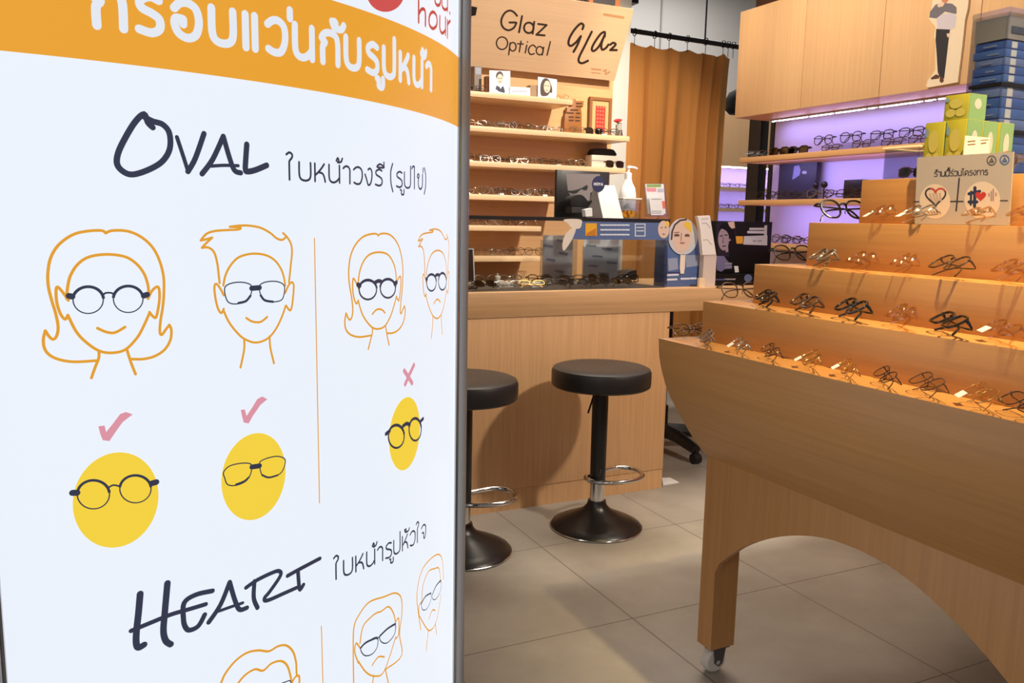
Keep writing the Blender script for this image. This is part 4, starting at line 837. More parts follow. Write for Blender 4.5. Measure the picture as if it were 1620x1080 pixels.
for P, nm, c_ in (([(1023,291.5),(1046,291.5),(1046,296),(1023,296)], 'leaf_green_print', (138, 172, 92)), ([(1022,297),(1038,297),(1038,303),(1024,303)], 'rose_print', (226, 150, 160)), ([(1040,298),(1050,298),(1050,304),(1040,304)], 'grey_blue_print2', (190, 196, 208)), ([(1047,318),(1052,318),(1052.5,330),(1048,330)], 'orange_pink_print', (232, 120, 90))):
    part('leaflet_print', MB().poly([on_y(Y6+.008, .001)(*p) for p in P]), plain(nm, c_, .5), lv)
part('white_card', quad_y([(1027, 312), (1046, 312), (1050, 340), (1030, 340)], Y6-.004, .002), WHITE, lh)
mb = MB()
for y in (315, 334, 337): mb.stroke([(1031, y), (1046, y)], 1.1, on_y(Y6-.004, .001))
part('card_print', mb, plain('mid_grey_print', (150, 150, 156), .5), lh)

# right of the showcase, on the counter
Y7 = 3.33; zc0 = .9855
Zb = crop(.13889, 1030, 320)
bb = thing('product_display_box', 'blue display box printed with a woman holding a hand mirror on the counter', 'display box', (at_y(1080, 450, Y7)[0], Y7+.04, zc0))
x0, x1, zt_ = at_y(1051, 450, Y7)[0], at_y(1107, 450, Y7)[0], at_y(1080, 378, Y7)[2]
DBL = plain('dusty_blue_carton', (82, 108, 164), .45)
part('box_body', MB().box(x0, x1, Y7, Y7+.09, zc0, zt_), DBL, bb, bevel=.001)
fy = lambda o_: on_y(Y7, o_)
part('pale_print', MB().poly([fy(.0008)(*p) for p in Zb([(390, 600), (555, 600), (555, 720), (400, 740)])]).poly([fy(.0008)(*p) for p in Zb([(190, 640), (300, 630), (310, 760), (200, 780)])]), plain('grey_blue_wash', (150, 160, 186), .5), bb)
part('dark_edge', MB().poly([fy(.0010)(*p) for p in Zb([(150, 440), (185, 440), (180, 930), (150, 940)])]).stroke(Zb([(180, 800), (320, 800)]), 2, fy(.001)), plain('navy_edge_print', (44, 56, 102), .5), bb)
mb = MB()
for s in ([(190, 828), (305, 824)], [(190, 880), (290, 876)], [(345, 870), (430, 868)], [(450, 866), (510, 864)]): mb.stroke(Zb(s), 3, fy(.0012))
part('box_lettering', mb, plain('pale_print_white', (214, 222, 236), .4), bb)
hd = part('mirror_cutout', MB().prism([(at_y(x, y, Y7-.006)[0], at_y(x, y, Y7-.006)[2]) for x, y in Zb(ell(365, 390, 168, 208, 36))], XZ, Y7-.006, Y7-.003), plain('hazy_white_card', (206, 206, 212), .5), bb, 'pale hand-mirror shaped cutout with a face')
part('mirror_handle', quad_y(Zb([(335, 590), (392, 590), (386, 740), (375, 812), (335, 812), (328, 740)]), Y7-.006, .003), plain('ivory_sticker', (236, 222, 208), .5), hd)
part('face_print', MB().poly([on_y(Y7-.006, .001)(*p) for p in Zb(ell(350, 380, 112, 190, 32))]), SKIN, hd)
part('hair_print', MB().stroke(Zb([(232, 420), (240, 330), (270, 255), (330, 205), (400, 195)]), 2.6, on_y(Y7-.006, .0016)), HAIRP, hd)
mb = MB()
for s, wd in (([(276, 376), (292, 372), (308, 376)], 4.2), ([(396, 378), (410, 374), (424, 378)], 4.2), ([(345, 350), (342, 440)], 1.0), ([(262, 345), (318, 340)], 1.3)): mb.stroke(Zb(s), wd, on_y(Y7-.006, .002))
part('eye_print', mb, plain('brown_eye_print', (112, 82, 76), .5), hd)
part('lip_print', MB().stroke(Zb([(335, 462), (355, 466), (375, 460)]), 2.4, on_y(Y7-.006, .002)), LIPP, hd)
part('flower_print', MB().poly([on_y(Y7-.006, .0022)(*p) for p in Zb([(370, 250), (400, 215), (455, 235), (465, 320), (450, 345), (415, 300), (385, 285)])]), plain('yellow_flower_print', (240, 196, 70), .5), hd)
Y8 = 3.29
ws = thing('leaning_card_stand', 'white stepped card stand between the blue box and the black advert', 'stand', (at_y(1120, 440, Y8)[0], Y8+.03, zc0))
p0 = at_y(1114, 434, Y8); lowz = at_y(1120, 403, Y8)[2]
part('lower_block', MB().box(at_y(1112, 434, Y8)[0], at_y(1132, 434, Y8)[0], Y8, Y8+.032, zc0, lowz), plain('pinkish_white_card', (216, 200, 190), .5), ws)
part('upper_panel', quad_y(Zb([(530, 158), (670, 150), (742, 595), (588, 600), (560, 300)]), Y8-.004, .022), plain('warm_white_card', (240, 232, 226), .5), ws)
mb = MB()
for s in ([(580, 240), (630, 235), (672, 290)], [(592, 430), (640, 425), (690, 480)], [(575, 192), (650, 186)]): mb.stroke(Zb(s), 1.1, on_y(Y8-.004, .001))
part('curved_lines', mb, plain('warm_grey_line', (178, 166, 162), .5), ws)
solo('small_block', MB().box(at_y(1106, 450, 3.27)[0], at_y(1115, 450, 3.27)[0], 3.27, 3.285, zc0, at_y(1110, 440, 3.27)[2]), plain('cream_block', (240, 214, 176), .5), 'tiny cream block beside the black advert box', 'block', (at_y(1110, 450, 3.27)[0], 3.28, zc0))
Y9 = 3.36
bk = thing('advert_box', 'black advert box printed with a pale face on the counter end', 'advert', (at_y(1165, 450, Y9)[0], Y9+.05, zc0))
x0, x1, zt_ = at_y(1131, 400, Y9)[0], at_y(1219, 400, Y9)[0], at_y(1170, 350, Y9)[2]
JET = plain('jet_carton', (15, 14, 16), .5, spec=.2)
part('box_body', MB().box(x0, x1, Y9, Y9+.10, zc0, zt_), JET, bk, bevel=.002)
part('base_strip', MB().box(at_y(1116, 440, Y9)[0], at_y(1200, 440, Y9)[0], Y9-.03, Y9-.001, zc0, at_y(1150, 433, Y9)[2]), JET, bk)
fk = lambda o_: on_y(Y9, o_)
part('portrait_print', MB().poly([fk(.0004)(*p) for p in Zb([(740, 240), (960, 225), (975, 420), (985, 640), (760, 600)])]), plain('dark_violet_print', (40, 34, 48), .5, spec=.2), bk)
fp2 = part('face_print', MB().poly([fk(.001)(*p) for p in Zb(ell(825, 420, 62, 128, 28))]), plain('mauve_grey_print', (164, 144, 156), .5), bk)
part('hair_print', MB().poly([fk(.0016)(*p) for p in Zb(spline([(770, 330), (800, 250), (880, 235), (940, 300), (975, 480), (990, 640), (900, 640), (885, 520), (895, 420), (860, 330), (800, 300), (770, 330)], 4)[:-1])]), JET, bk)
part('feature_print', MB().stroke(Zb([(785, 385), (812, 378)]), 1.6, fk(.002)).stroke(Zb([(840, 372), (866, 372)]), 1.6, fk(.002)).stroke(Zb([(815, 500), (846, 496)]), 1.6, fk(.002)).stroke(Zb([(822, 395), (815, 455), (830, 460)]), .8, fk(.002)), JET, fp2)
part('hand_print', MB().poly([fk(.0018)(*p) for p in Zb([(840, 440), (900, 415), (912, 430), (870, 452), (880, 560), (850, 570)])]), plain('mauve_grey_print', (164, 144, 156), .5), bk)
part('skin_patch_print', MB().poly([fk(.0020)(*p) for p in Zb([(872, 225), (945, 218), (955, 290), (920, 300), (890, 270)])]), SKIN, bk)
part('white_bars', MB().stroke(Zb([(1130, 302), (1285, 302)]), 3.6, fk(.001)).stroke(Zb([(1108, 338), (1285, 340)]), 4.2, fk(.001)).poly([fk(.001)(*p) for p in Zb([(1060, 385), (1325, 375), (1322, 490), (1050, 480)])]).poly([fk(.001)(*p) for p in Zb([(1290, 265), (1322, 260), (1318, 380), (1285, 380)])]), plain('bluish_white_print', (214, 218, 228), .5), bk)
part('amber_square', MB().poly([fk(.0012)(*p) for p in Zb([(965, 385), (1050, 385), (1045, 470), (968, 470)])]), plain('amber_print', (240, 176, 48), .4), bk)
part('blue_glow_print', MB().poly([fk(.001)(*p) for p in Zb([(740, 610), (830, 610), (880, 680), (920, 690), (920, 755), (840, 760), (800, 790), (750, 770)])]), plain('violet_grey_print', (112, 108, 150), .5), bk)
mb = MB()
for s in ([(845, 700), (915, 695)], [(850, 735), (915, 735)], [(1165, 440), (1190, 440)], [(1215, 440), (1255, 438)]): mb.stroke(Zb(s), 2, fk(.002))
part('advert_small_print', mb, plain('mid_grey_print', (150, 150, 156), .5), bk)
part('white_tag', MB().poly([fk(.002)(*p) for p in Zb([(945, 725), (990, 725), (1000, 795), (955, 798)])]), WHITE, bk)
mb = MB()
for x in (670, 700, 730, 760, 790, 820): mb.stroke(Zb([(x, 880), (x+20, 878)]), 2.2, on_y(Y9-.03, .001))
part('strip_lettering', mb, plain('dim_blue_print', (70, 76, 130), .5), bk)
mb = MB()
for x in (835, 870, 905, 935): mb.stroke(Zb([(x, 876), (x+20, 874)]), 2.2, on_y(Y9-.03, .001))
part('strip_lettering', mb, plain('mid_grey_print', (150, 150, 156), .5), bk)
part('globe_print', MB().poly([on_y(Y9-.03, .001)(*p) for p in Zb(ell(1105, 862, 45, 44, 24))]), plain('steel_blue_print', (92, 112, 158), .4), bk)

# ------------------------------------------------------------------ shelf wall behind the counter
SFY, BBY = 4.25, 4.50
struct('wall_panel', MB().box(.2, 2.80, BBY, BBY+.029, .2, 2.56), BACKW)
def shelf_z(l, r): return (at_y(*l, SFY)[2]+at_y(*r, SFY)[2])/2
SH = [((743, 143), (906, 158), 906), ((743, 198), (996, 216), 996), ((742, 253), (990, 267), 990), ((742, 305), (901, 313), 901), ((742, 355), (856, 359), 1040), ((742, 405), (856, 406), 1040)]
SHN = ['top', 'second', 'third', 'fourth', 'fifth', 'lowest']; SHZ = []
for (l, r, xe), nm in zip(SH, SHN):
    z = shelf_z(l, r); SHZ.append(z); xr = at_y(xe, r[1], SFY)[0] if xe < 1000 else 2.20
    s_ = solo('wall_shelf', MB().box(.3, xr, SFY, BBY, z-.029, z), MAPLE_X, nm+' pale wooden wall shelf behind the counter'+('' if nm not in ('fifth', 'lowest') else ', seen through the showcase glass'), 'shelf', (1.4, 4.38, z-.029), 'pale wall shelves behind the counter', bevel=.0015)
def shelf_glasses(k, xs, Y=4.34, y_ref=200, cols=('brown', 'gunmetal', 'smoke', 'clear', 'black', 'silver'), sts=('oval', 'square', 'panto', 'round'), tags=()):
    for i, x in enumerate(xs):
        col = cols[(i*5+k*3) % len(cols)]; st = sts[(i*3+k) % len(sts)]; yy = Y+random.uniform(-.012, .012)
        eyeglasses('%s %s eyeglasses, %s from the left on the %s shelf behind the counter' % (CN[col], SN[st], ORD[i], SHN[k]), (at_y(x, y_ref, yy)[0], yy, SHZ[k]+.001), random.uniform(-.22, .22), radians(random.uniform(6, 16)), st, col, .0017, card=i in tags, group='eyeglasses on the shelves behind the counter', scale=.93)
shelf_glasses(1, [754, 779, 803, 827, 851, 875, 899, 919], y_ref=195, tags=(5,))
shelf_glasses(2, [752, 776, 799, 822, 845, 869, 892, 914], y_ref=250, tags=(0, 3, 6))
shelf_glasses(3, [753, 777, 801, 825, 849, 870], y_ref=300, tags=(2, 5))
shelf_glasses(4, [756, 782, 808, 835], y_ref=350)
shelf_glasses(5, [762, 790, 818, 845], y_ref=400)
eyeglasses('black sunglasses before the red framed panel on the second shelf', (at_y(941, 208, 4.33)[0], 4.33, SHZ[1]+.001), .15, .2, 'square', 'black', .0022, True, group='eyeglasses on the shelves behind the counter')
eyeglasses('dark eyeglasses with white tag before the red framed panel', (at_y(964, 212, 4.31)[0], 4.31, SHZ[1]+.001), -.15, .2, 'square', 'gunmetal', .002, card=True, group='eyeglasses on the shelves behind the counter')
# top shelf items
z1 = SHZ[0]+.0005
def photo_card(P, Y, label, hair, top, jacket, tilt):
    t = thing('photo_card', label, 'photo card', (at_y(*P[0], Y)[0], Y, z1), group='portrait photo cards on the top shelf')
    q_ = [at_y(*p, Y) for p in P]; q_[2] = (q_[2][0], Y, z1); q_[3] = (q_[3][0], Y, z1)
    part('card_sheet', MB().prism([(p[0], p[2]) for p in q_], XZ, Y, Y+.006), plain('pale_blue_photo', (216, 224, 238), .5), t)
    for nm, poly_, m_, o_ in (('hair_print', hair, HAIRP, .001), ('face_print', top, SKIN, .0018), ('jacket_print', jacket, plain('navy_jacket_print', (38, 44, 70), .5), .0016)):
        if poly_: part(nm, MB().poly([on_y(Y, o_)(*p) for p in poly_]), m_, t)
    return t
Zp = crop(.12035, 735, 90)
c1 = photo_card(Zp([(328, 175), (600, 185), (600, 480), (328, 470)]), 4.32, 'portrait photo card of a man in a dark jacket on the top shelf', Zp(ell(460, 250, 48, 62, 20)), Zp(ell(465, 290, 40, 66, 20)), Zp([(405, 420), (420, 375), (470, 400), (510, 385), (530, 450), (525, 475), (450, 455)]), 0)
part('collar_print', MB().poly([on_y(4.32, .0024)(*p) for p in Zp([(440, 370), (495, 375), (475, 420)])]), WHITE, c1)
c2 = photo_card(Zp([(965, 260), (1215, 295), (1205, 540), (965, 530)]), 4.32, 'portrait photo card of a long-haired woman on the top shelf', Zp(spline([(1005, 505), (996, 390), (1020, 310), (1060, 280), (1105, 300), (1145, 390), (1150, 470), (1120, 470), (1085, 510), (1005, 505)], 4)[:-1]), Zp(ell(1084, 392, 44, 80, 22)), None, 0)
for c_, Y_, ex in ((c2, 4.32, ((1062, 378), (1100, 384), (1080, 440))), (c1, 4.32, ((450, 280), (482, 282), (464, 326)))):
    part('feature_print', MB().stroke(Zp([(ex[0][0]-8, ex[0][1]), (ex[0][0]+8, ex[0][1])]), 1.0, on_y(Y_, .0035)).stroke(Zp([(ex[1][0]-8, ex[1][1]), (ex[1][0]+8, ex[1][1])]), 1.0, on_y(Y_, .0035)).stroke(Zp([(ex[2][0]-10, ex[2][1]), (ex[2][0]+10, ex[2][1])]), 1.0, on_y(Y_, .0035)), HAIRP, c_)
wl_ = solo('shelf_label', quad_y(Zp([(598, 390), (860, 405), (862, 510), (600, 490)]), 4.31, .012), WHITE, 'long white label card between the two portrait photo cards', 'label', (at_y(825, 145, 4.31)[0], 4.31, z1))
mb = MB()
for x in range(625, 800, 34): mb.stroke(Zp([(x, 448), (x+20, 452)]), 1.8, on_y(4.31, .001))
part('label_lettering', mb, plain('pale_blue_lettering', (150, 160, 190), .5), wl_)
solo('brown_box', quad_y(Zp([(862, 370), (960, 375), (960, 530), (866, 515)]), 4.33, .05), plain('tan_carton', (150, 122, 92), .5), 'small tan box left of the woman photo card', 'box', (at_y(845, 150, 4.33)[0], 4.35, z1))
dbx = solo('grey_box', quad_y(Zp([(130, 120), (225, 125), (222, 440), (130, 430)]), 4.40, .05), plain('taupe_carton', (120, 110, 102), .5), 'tall taupe box at the left end of the top shelf', 'box', (at_y(756, 140, 4.40)[0], 4.42, z1))
part('box_print', MB().poly([on_y(4.40, .001)(*p) for p in Zp(rect(145, 140, 215, 230))]), plain('slate_print', (150, 156, 172), .55), dbx)
solo('brown_box', quad_y(Zp([(290, 250), (325, 255), (325, 455), (290, 450)]), 4.34, .04), plain('brown_carton', (140, 96, 62), .5), 'narrow brown box left of the man photo card', 'box', (at_y(772, 140, 4.34)[0], 4.36, z1))
eyeglasses('black eyeglasses, leftmost on the top shelf behind the counter', (at_y(752, 143, 4.31)[0], 4.31, z1), .1, .2, 'square', 'gunmetal', .0022, group='eyeglasses on the shelves behind the counter')
eyeglasses('clear eyeglasses right of the woman photo card on the top shelf', (at_y(883, 152, 4.33)[0], 4.33, z1), -.1, .2, 'oval', 'clear', .0016, group='eyeglasses on the shelves behind the counter')
# second shelf: carved ornament, red framed panel, vase
Zo = crop(.12963, 870, 140); z2 = SHZ[1]+.0005
yo = 4.46
on_ = thing('wooden_ornament', 'carved brown wooden double-happiness ornament on the second shelf', 'ornament', (at_y(908, 200, yo)[0], yo, z2))
def zfix(P, Y, z): 
    q_ = [[at_y(x, y, Y)[0], at_y(x, y, Y)[2]] for x, y in P]; m_ = min(v[1] for v in q_)
    for v in q_:
        if v[1] < m_+.012: v[1] = z
    return [tuple(v) for v in q_]
part('ornament_body', MB().prism(zfix(Zo([(270, 130), (310, 125), (320, 150), (415, 150), (405, 225), (380, 235), (390, 325), (390, 450), (170, 440), (185, 320), (205, 300), (210, 230), (280, 215)]), yo, z2), XZ, yo, yo+.025), plain('carved_brown_wood', (150, 96, 46), .5), on_, bevel=.001)
mb = MB()
for x0, x1, y in ((325, 385, 182), (325, 385, 218), (255, 340, 262), (212, 282, 298), (325, 362, 302), (235, 282, 348), (315, 360, 352), (235, 282, 388), (315, 360, 392)): mb.stroke(Zo([(x0, y), (x1, y+2)]), 2.4, on_y(yo, .001))
part('carved_slots', mb, plain('dark_slot', (66, 38, 18), .7), on_)
Y10 = 4.47
rf = thing('framed_picture', 'red lettered panel in a brown wooden frame leaning at the shelf wall', 'framed picture', (at_y(952, 205, Y10)[0], Y10, z2))
q_ = [at_y(*p, Y10) for p in Zo([(495, 98), (760, 120), (745, 520), (480, 505)])]
fx0, fx1, ft = q_[3][0], q_[1][0], (q_[0][2]+q_[1][2])/2
FRW = plain('brown_frame_wood', (138, 88, 48), .45)
part('frame', MB().box(fx0, fx1, Y10, Y10+.02, ft-.018, ft).box(fx0, fx1, Y10, Y10+.02, z2, z2+.018).box(fx0, fx0+.018, Y10, Y10+.02, z2+.018, ft-.018).box(fx1-.018, fx1, Y10, Y10+.02, z2+.018, ft-.018), FRW, rf)
part('tan_mount', MB().box(fx0+.018, fx1-.018, Y10+.008, Y10+.016, z2+.018, ft-.018), plain('tan_mount', (206, 164, 112), .5), rf)
part('red_panel', MB().box(fx0+.045, fx1-.042, Y10+.005, Y10+.0075, z2+.030, ft-.050), plain('red_panel_print', (186, 50, 44), .5), rf)
mb = MB()
for r_ in range(6):
    for c_ in range(3):
        cx_, cz_ = fx0+.058+c_*.019, z2+.075+r_*.022; mb.box(cx_-.004, cx_+.004, Y10+.004, Y10+.0052, cz_-.004, cz_+.004)
part('gold_characters', mb, plain('gold_pink_print', (220, 140, 96), .5), rf)
Y11 = 4.33
fv = thing('flower_vase', 'grey vase of red and pink flowers at the end of the second shelf', 'vase', (at_y(978, 214, Y11)[0], Y11, z2))
vx = at_y(978.5, 205, Y11)[0]; vh = at_y(978, 197, Y11)[2]-z2
part('vase', MB().lathe([(0, 0), (.017, 0), (.018, vh), (.015, vh), (.014, .01), (0, .01)], (vx, Y11, z2), 24), plain('grey_ceramic', (160, 156, 150), .4), fv)
fl = MB(); fp = MB()
for k in range(16):
    a = random.uniform(0, 2*pi); r_ = random.uniform(0, .028); cx_, cy_, cz_ = vx-.006+r_*cos(a), Y11+r_*sin(a)*.6, z2+vh+random.uniform(.008, .030)
    (fl if cz_ > z2+vh+.018 else fp).lathe([(0, -.007), (.006, -.004), (.008, 0), (.006, .004), (0, .006)], (cx_, cy_, cz_), 8)
part('red_blossoms', fl, plain('red_petal', (200, 46, 50), .6), fv); part('pink_blossoms', fp, plain('pink_petal', (236, 186, 188), .6), fv)
part('stems', MB().tube([(vx, Y11, z2+.02), (vx-.004, Y11, z2+vh+.012)], .006, 6), plain('stem_green', (86, 96, 60), .7), fv)
eyeglasses('dark eyeglasses leaning at the right tip of the second shelf', (at_y(991, 214, 4.29)[0]-.03, 4.29, z2+.001), radians(60), .15, 'round', 'brown', .0016, group='eyeglasses on the shelves behind the counter', scale=.8)
# third shelf: white tray with black case and sunglasses
z3 = SHZ[2]+.0005; Y12 = 4.36
wx0, wx1 = at_y(936, 260, Y12)[0], at_y(977, 262, Y12)[0]; wz = at_y(955, 245.5, Y12)[2]
wt = thing('white_case', 'white open spectacle box on the third shelf', 'case', ((wx0+wx1)/2, Y12, z3))
part('box_body', MB().box(wx0, wx1, Y12, Y12+.08, z3, wz), plain('ivory_box', (226, 214, 198), .4), wt, bevel=.006)
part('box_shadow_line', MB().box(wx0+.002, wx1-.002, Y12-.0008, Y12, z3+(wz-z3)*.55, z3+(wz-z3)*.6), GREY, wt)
bz = at_y(955, 235, Y12)[2]
solo('spectacle_case', MB().prism(spline([(wx0+.02, wz), (wx0+.022, bz-.006), (wx0+.045, bz), (wx1-.045, bz), (wx1-.018, bz-.012), (wx1-.016, wz), (wx0+.02, wz)], 4)[:-1], XZ, Y12+.006, Y12+.07), plain('black_soft_case', (30, 28, 30), .7), 'black soft spectacle case on top of the white box', 'case', ((wx0+wx1)/2, Y12+.04, wz+.0005))
eyeglasses('dark sunglasses before the white box at the third shelf end', (at_y(973, 262, 4.29)[0], 4.29, z3+.001), .05, .15, 'square', 'brown', .002, True, group='eyeglasses on the shelves behind the counter')
# shop sign board above the shelves
SBY = 4.44; xr = at_y(972, 128, SBY)[0]; zb_ = at_y(972, 128, SBY)[2]; T_ = at_x(1003, 15, xr); ty_, tz_ = T_[1], T_[2]
nv = Vector((0, -(tz_-zb_), (ty_-SBY))).normalized()
if nv.y > 0: nv = -nv
def on_sign(off=.0012):
    def f(x, y):
        d = Vector(ray(x, y)); p = Vector((0, SBY, zb_))-Vector((0, 0, EYE)); t = nv.dot(p)/nv.dot(d)
        v = Vector((0, 0, EYE))+d*t+nv*off*.5; return tuple(v)
    return f
sg = thing('shop_sign', 'pale wooden shop sign board lettered Glaz Optical tilted above the shelves', 'sign', (1.7, SBY, zb_))
k_ = nv*-.02
part('sign_board', MB().add([(.5, SBY, zb_), (xr, SBY, zb_), (xr, ty_, tz_), (.5, ty_, tz_)]+[(.5, SBY+k_.y, zb_+k_.z), (xr, SBY+k_.y, zb_+k_.z), (xr, ty_+k_.y, tz_+k_.z), (.5, ty_+k_.y, tz_+k_.z)], [(0, 1, 2, 3), (7, 6, 5, 4), (0, 4, 5, 1), (1, 5, 6, 2), (2, 6, 7, 3), (3, 7, 4, 0)]), wood('sign_maple', (206, 174, 140), 'x', .45, .07), sg)
for x in (.8, 2.3): part('bracket', MB().box(x, x+.03, ty_+.03, BBY, tz_-.05, tz_-.02), ALUD, sg)
Za = crop(.17588, 730, 0); LET = plain('dark_brown_lettering', (42, 26, 20), .5)
mb = MB()
for s in ([(500,142),(470,108),(430,95),(385,122),(358,185),(372,243),(420,272),(468,252),(492,212),(490,202)], [(490,202),(432,202)], [(545,145),(518,290)], ell(606,250,43,47,18)+[(649,250)], [(655,196),(640,302)], [(690,215),(766,225)], [(766,225),(674,312)], [(674,312),(748,318)]): mb.stroke(spline(Za(s), 4), 3.1, on_sign())
part('glaz_lettering', mb, LET, sg, 'dark letters reading Glaz')
mb = MB()
for s in (ell(365,388,50,56,20)+[(415,388)], [(438,385),(425,492)], ell(462,420,29,38,16)+[(491,420)], [(536,370),(520,466)], [(505,393),(556,396)], [(588,405),(574,475)], [(593,376),(594,378)], [(668,425),(645,405),(615,420),(603,455),(620,488),(655,482)], ell(704,455,31,37,16)+[(735,455)], [(740,424),(726,494)], [(800,374),(770,496)]): mb.stroke(spline(Za(s), 4), 2.1, on_sign())
part('optical_lettering', mb, LET, sg, 'dark letters reading Optical')
for G_ in (([(1088,262),(1098,228),(1072,212),(1020,262),(975,335),(962,392),(985,412),(1030,380),(1066,335)], [(1074,325),(1045,400),(1008,466)]), ([(1172,285),(1110,410),(1060,510),(1055,552),(1085,568),(1138,546)],), ([(1288,330),(1288,288),(1250,308),(1195,385),(1172,440),(1192,458),(1240,412),(1285,320)], [(1285,320),(1258,400),(1266,446),(1300,430),(1322,400)]), ([(1338,402),(1365,384),(1386,402),(1338,450)], [(1338,450),(1396,450)])):
    mb = MB()
    for s in G_: mb.stroke(spline(Za(s), 4), 3.6, on_sign())
    part('script_letter', mb, LET, sg, 'handwritten dark script letter')
mb = MB()
for s, wd in (([(1285,130),(1455,158)], 4), ([(1172,620),(1252,628)], 2.4), ([(1170,652),(1248,660)], 1.6), ([(1275,640),(1300,628),(1296,668),(1335,645)], 2.2)): mb.stroke(Za(s), wd, on_sign())
part('small_print', mb, plain('faded_brown_print', (176, 132, 92), .5), sg)
part('black_mark', MB().poly([on_sign(.0016)(*p) for p in Za([(60, 48), (142, 66), (128, 138), (60, 148)])]), BLACK, sg)
ft_ = struct('wall_ledge', MB().box(.5, xr, ty_+.10, BBY+.029, tz_-.02, tz_), BACKW)
db = thing('framed_board', 'dark board with orange side edges standing on top of the shop sign', 'board', (at_y(951, 5, ty_+.14)[0], ty_+.14, tz_))
Yd = ty_+.14
part('board', MB().box(at_y(938, 5, Yd)[0], at_y(973, 5, Yd)[0], Yd, Yd+.02, tz_, tz_+.3), plain('dark_board', (66, 62, 64), .6), db)
for x0, x1 in ((932, 938), (973, 981)): part('side_edge', MB().box(at_y(x0, 5, Yd)[0], at_y(x1, 5, Yd)[0], Yd-.002, Yd+.022, tz_, tz_+.3), plain('orange_edge', (186, 112, 60), .5), db)

# ------------------------------------------------------------------ curtain
CUY = 4.78
ct = thing('curtain', 'brown fabric curtain hanging from a black rod beside the shelf wall', 'curtain', (3.35, CUY, 0))
rz0, rz1 = at_y(1000, 47, CUY)[2], at_y(1165, 75, CUY)[2]; rzm = (rz0+rz1)/2
mb = MB(); NU, NV = 150, 30; V = []; Fc = []; ctop = rzm-.066
folds = [(0, -.3), (.07, .5), (.16, -.2), (.235, -.5), (.262, 1.5), (.33, .1), (.40, -.3), (.47, .4), (.53, -.2), (.60, .5), (.67, 0), (.735, -.5), (.775, 1.6), (.83, -.2), (.875, 1.0), (.93, -.4), (1.0, .6)]
def fold(u):
    for (a, h0), (b, h1) in zip(folds, folds[1:]):
        if u <= b: t = (u-a)/(b-a); t = (1-cos(pi*t))/2; return h0+(h1-h0)*t
    return folds[-1][1]
xl, xrt, xrb = 2.97, at_y(1158, 90, CUY)[0], at_y(1141, 300, CUY)[0]
for side in (0, 1):
    for j in range(NV+1):
        v = j/NV; xre = xrt+(xrb-xrt)*min(v/.45, 1)**.8
        for i in range(NU+1):
            u = i/NU; x = xl+(xre-xl)*u; amp = .024+.034*min(v*2, 1)
            z = ctop-(ctop-.20)*v - (.022*abs(sin(pi*u*6.5))*(1-v)**6 if v < .5 else 0)
            V.append((x+.01*sin(u*31+v*3), CUY+amp*fold(min(1, max(0, u+.012*sin(v*5)*u)))+.006*sin(v*9+u*7)+side*.004, z))
M_ = (NU+1)*(NV+1)
for j in range(NV):
    for i in range(NU):
        a = j*(NU+1)+i; Fc.append((a, a+1, a+NU+2, a+NU+1)); Fc.append((M_+a+NU+1, M_+a+NU+2, M_+a+1, M_+a))
for j in range(NV): a = j*(NU+1); b = a+NU; Fc += [(a, a+NU+1, M_+a+NU+1, M_+a), (b+NU+1, b, M_+b, M_+b+NU+1)]
for i in range(NU): a = i; b = NV*(NU+1)+i; Fc += [(a+1, a, M_+a, M_+a+1), (b, b+1, M_+b+1, M_+b)]
part('curtain_cloth', mb.add(V, Fc), cloth_mat('brown_curtain_cloth', (212, 146, 78)), ct)
rod = thing('curtain_rod', 'black curtain rod with hanger above the brown curtain', 'curtain rod', (3.4, CUY, rzm))
part('rod', MB().tube([(2.70, CUY, rz0), (4.35, CUY, rz1)], .017, 12), BLKMET, rod)
hx = at_y(1117, 30, CUY)[0]; part('hanger', MB().tube([(hx, CUY, rzm), (hx, CUY, 3.9)], .006, 8), ALUD, rod)
for x in (1004, 1036, 1059, 1088, 1117, 1145, 1153, 1161):
    X_ = at_y(x, 60, CUY)[0]; hk = part('ring', MB().tube([(X_, CUY+.023*cos(2*pi*k/16), rzm+.023*sin(2*pi*k/16)) for k in range(16)], .0035, 6, True).tube([(X_, CUY, rzm-.022), (X_, CUY, ctop-.02)], .0022, 6), BLKMET, rod)
bgx = at_y(1163, 160, 4.95)[0]
hb = thing('hanging_bag', 'black rounded bag hanging in the gap right of the curtain', 'bag', (bgx, 4.9, 2.0))
bt, bb2 = at_y(1163, 140, 4.9)[2], at_y(1163, 180, 4.9)[2]
part('bag_body', MB().lathe([(0, 0), (.07, .0), (.10, .03), (.105, (bt-bb2)*.55), (.08, (bt-bb2)*.85), (.03, bt-bb2), (0, bt-bb2)], (bgx, 4.9, bb2), 24), plain('black_bag_cloth', (24, 22, 24), .8), hb)
part('strap', MB().tube([(bgx, 4.9, bt-.01), (bgx, 4.85, rz1-.05), (bgx, CUY, rz1+.012), (bgx, CUY-.022, rz1)], .006, 6), BLKMET, hb)

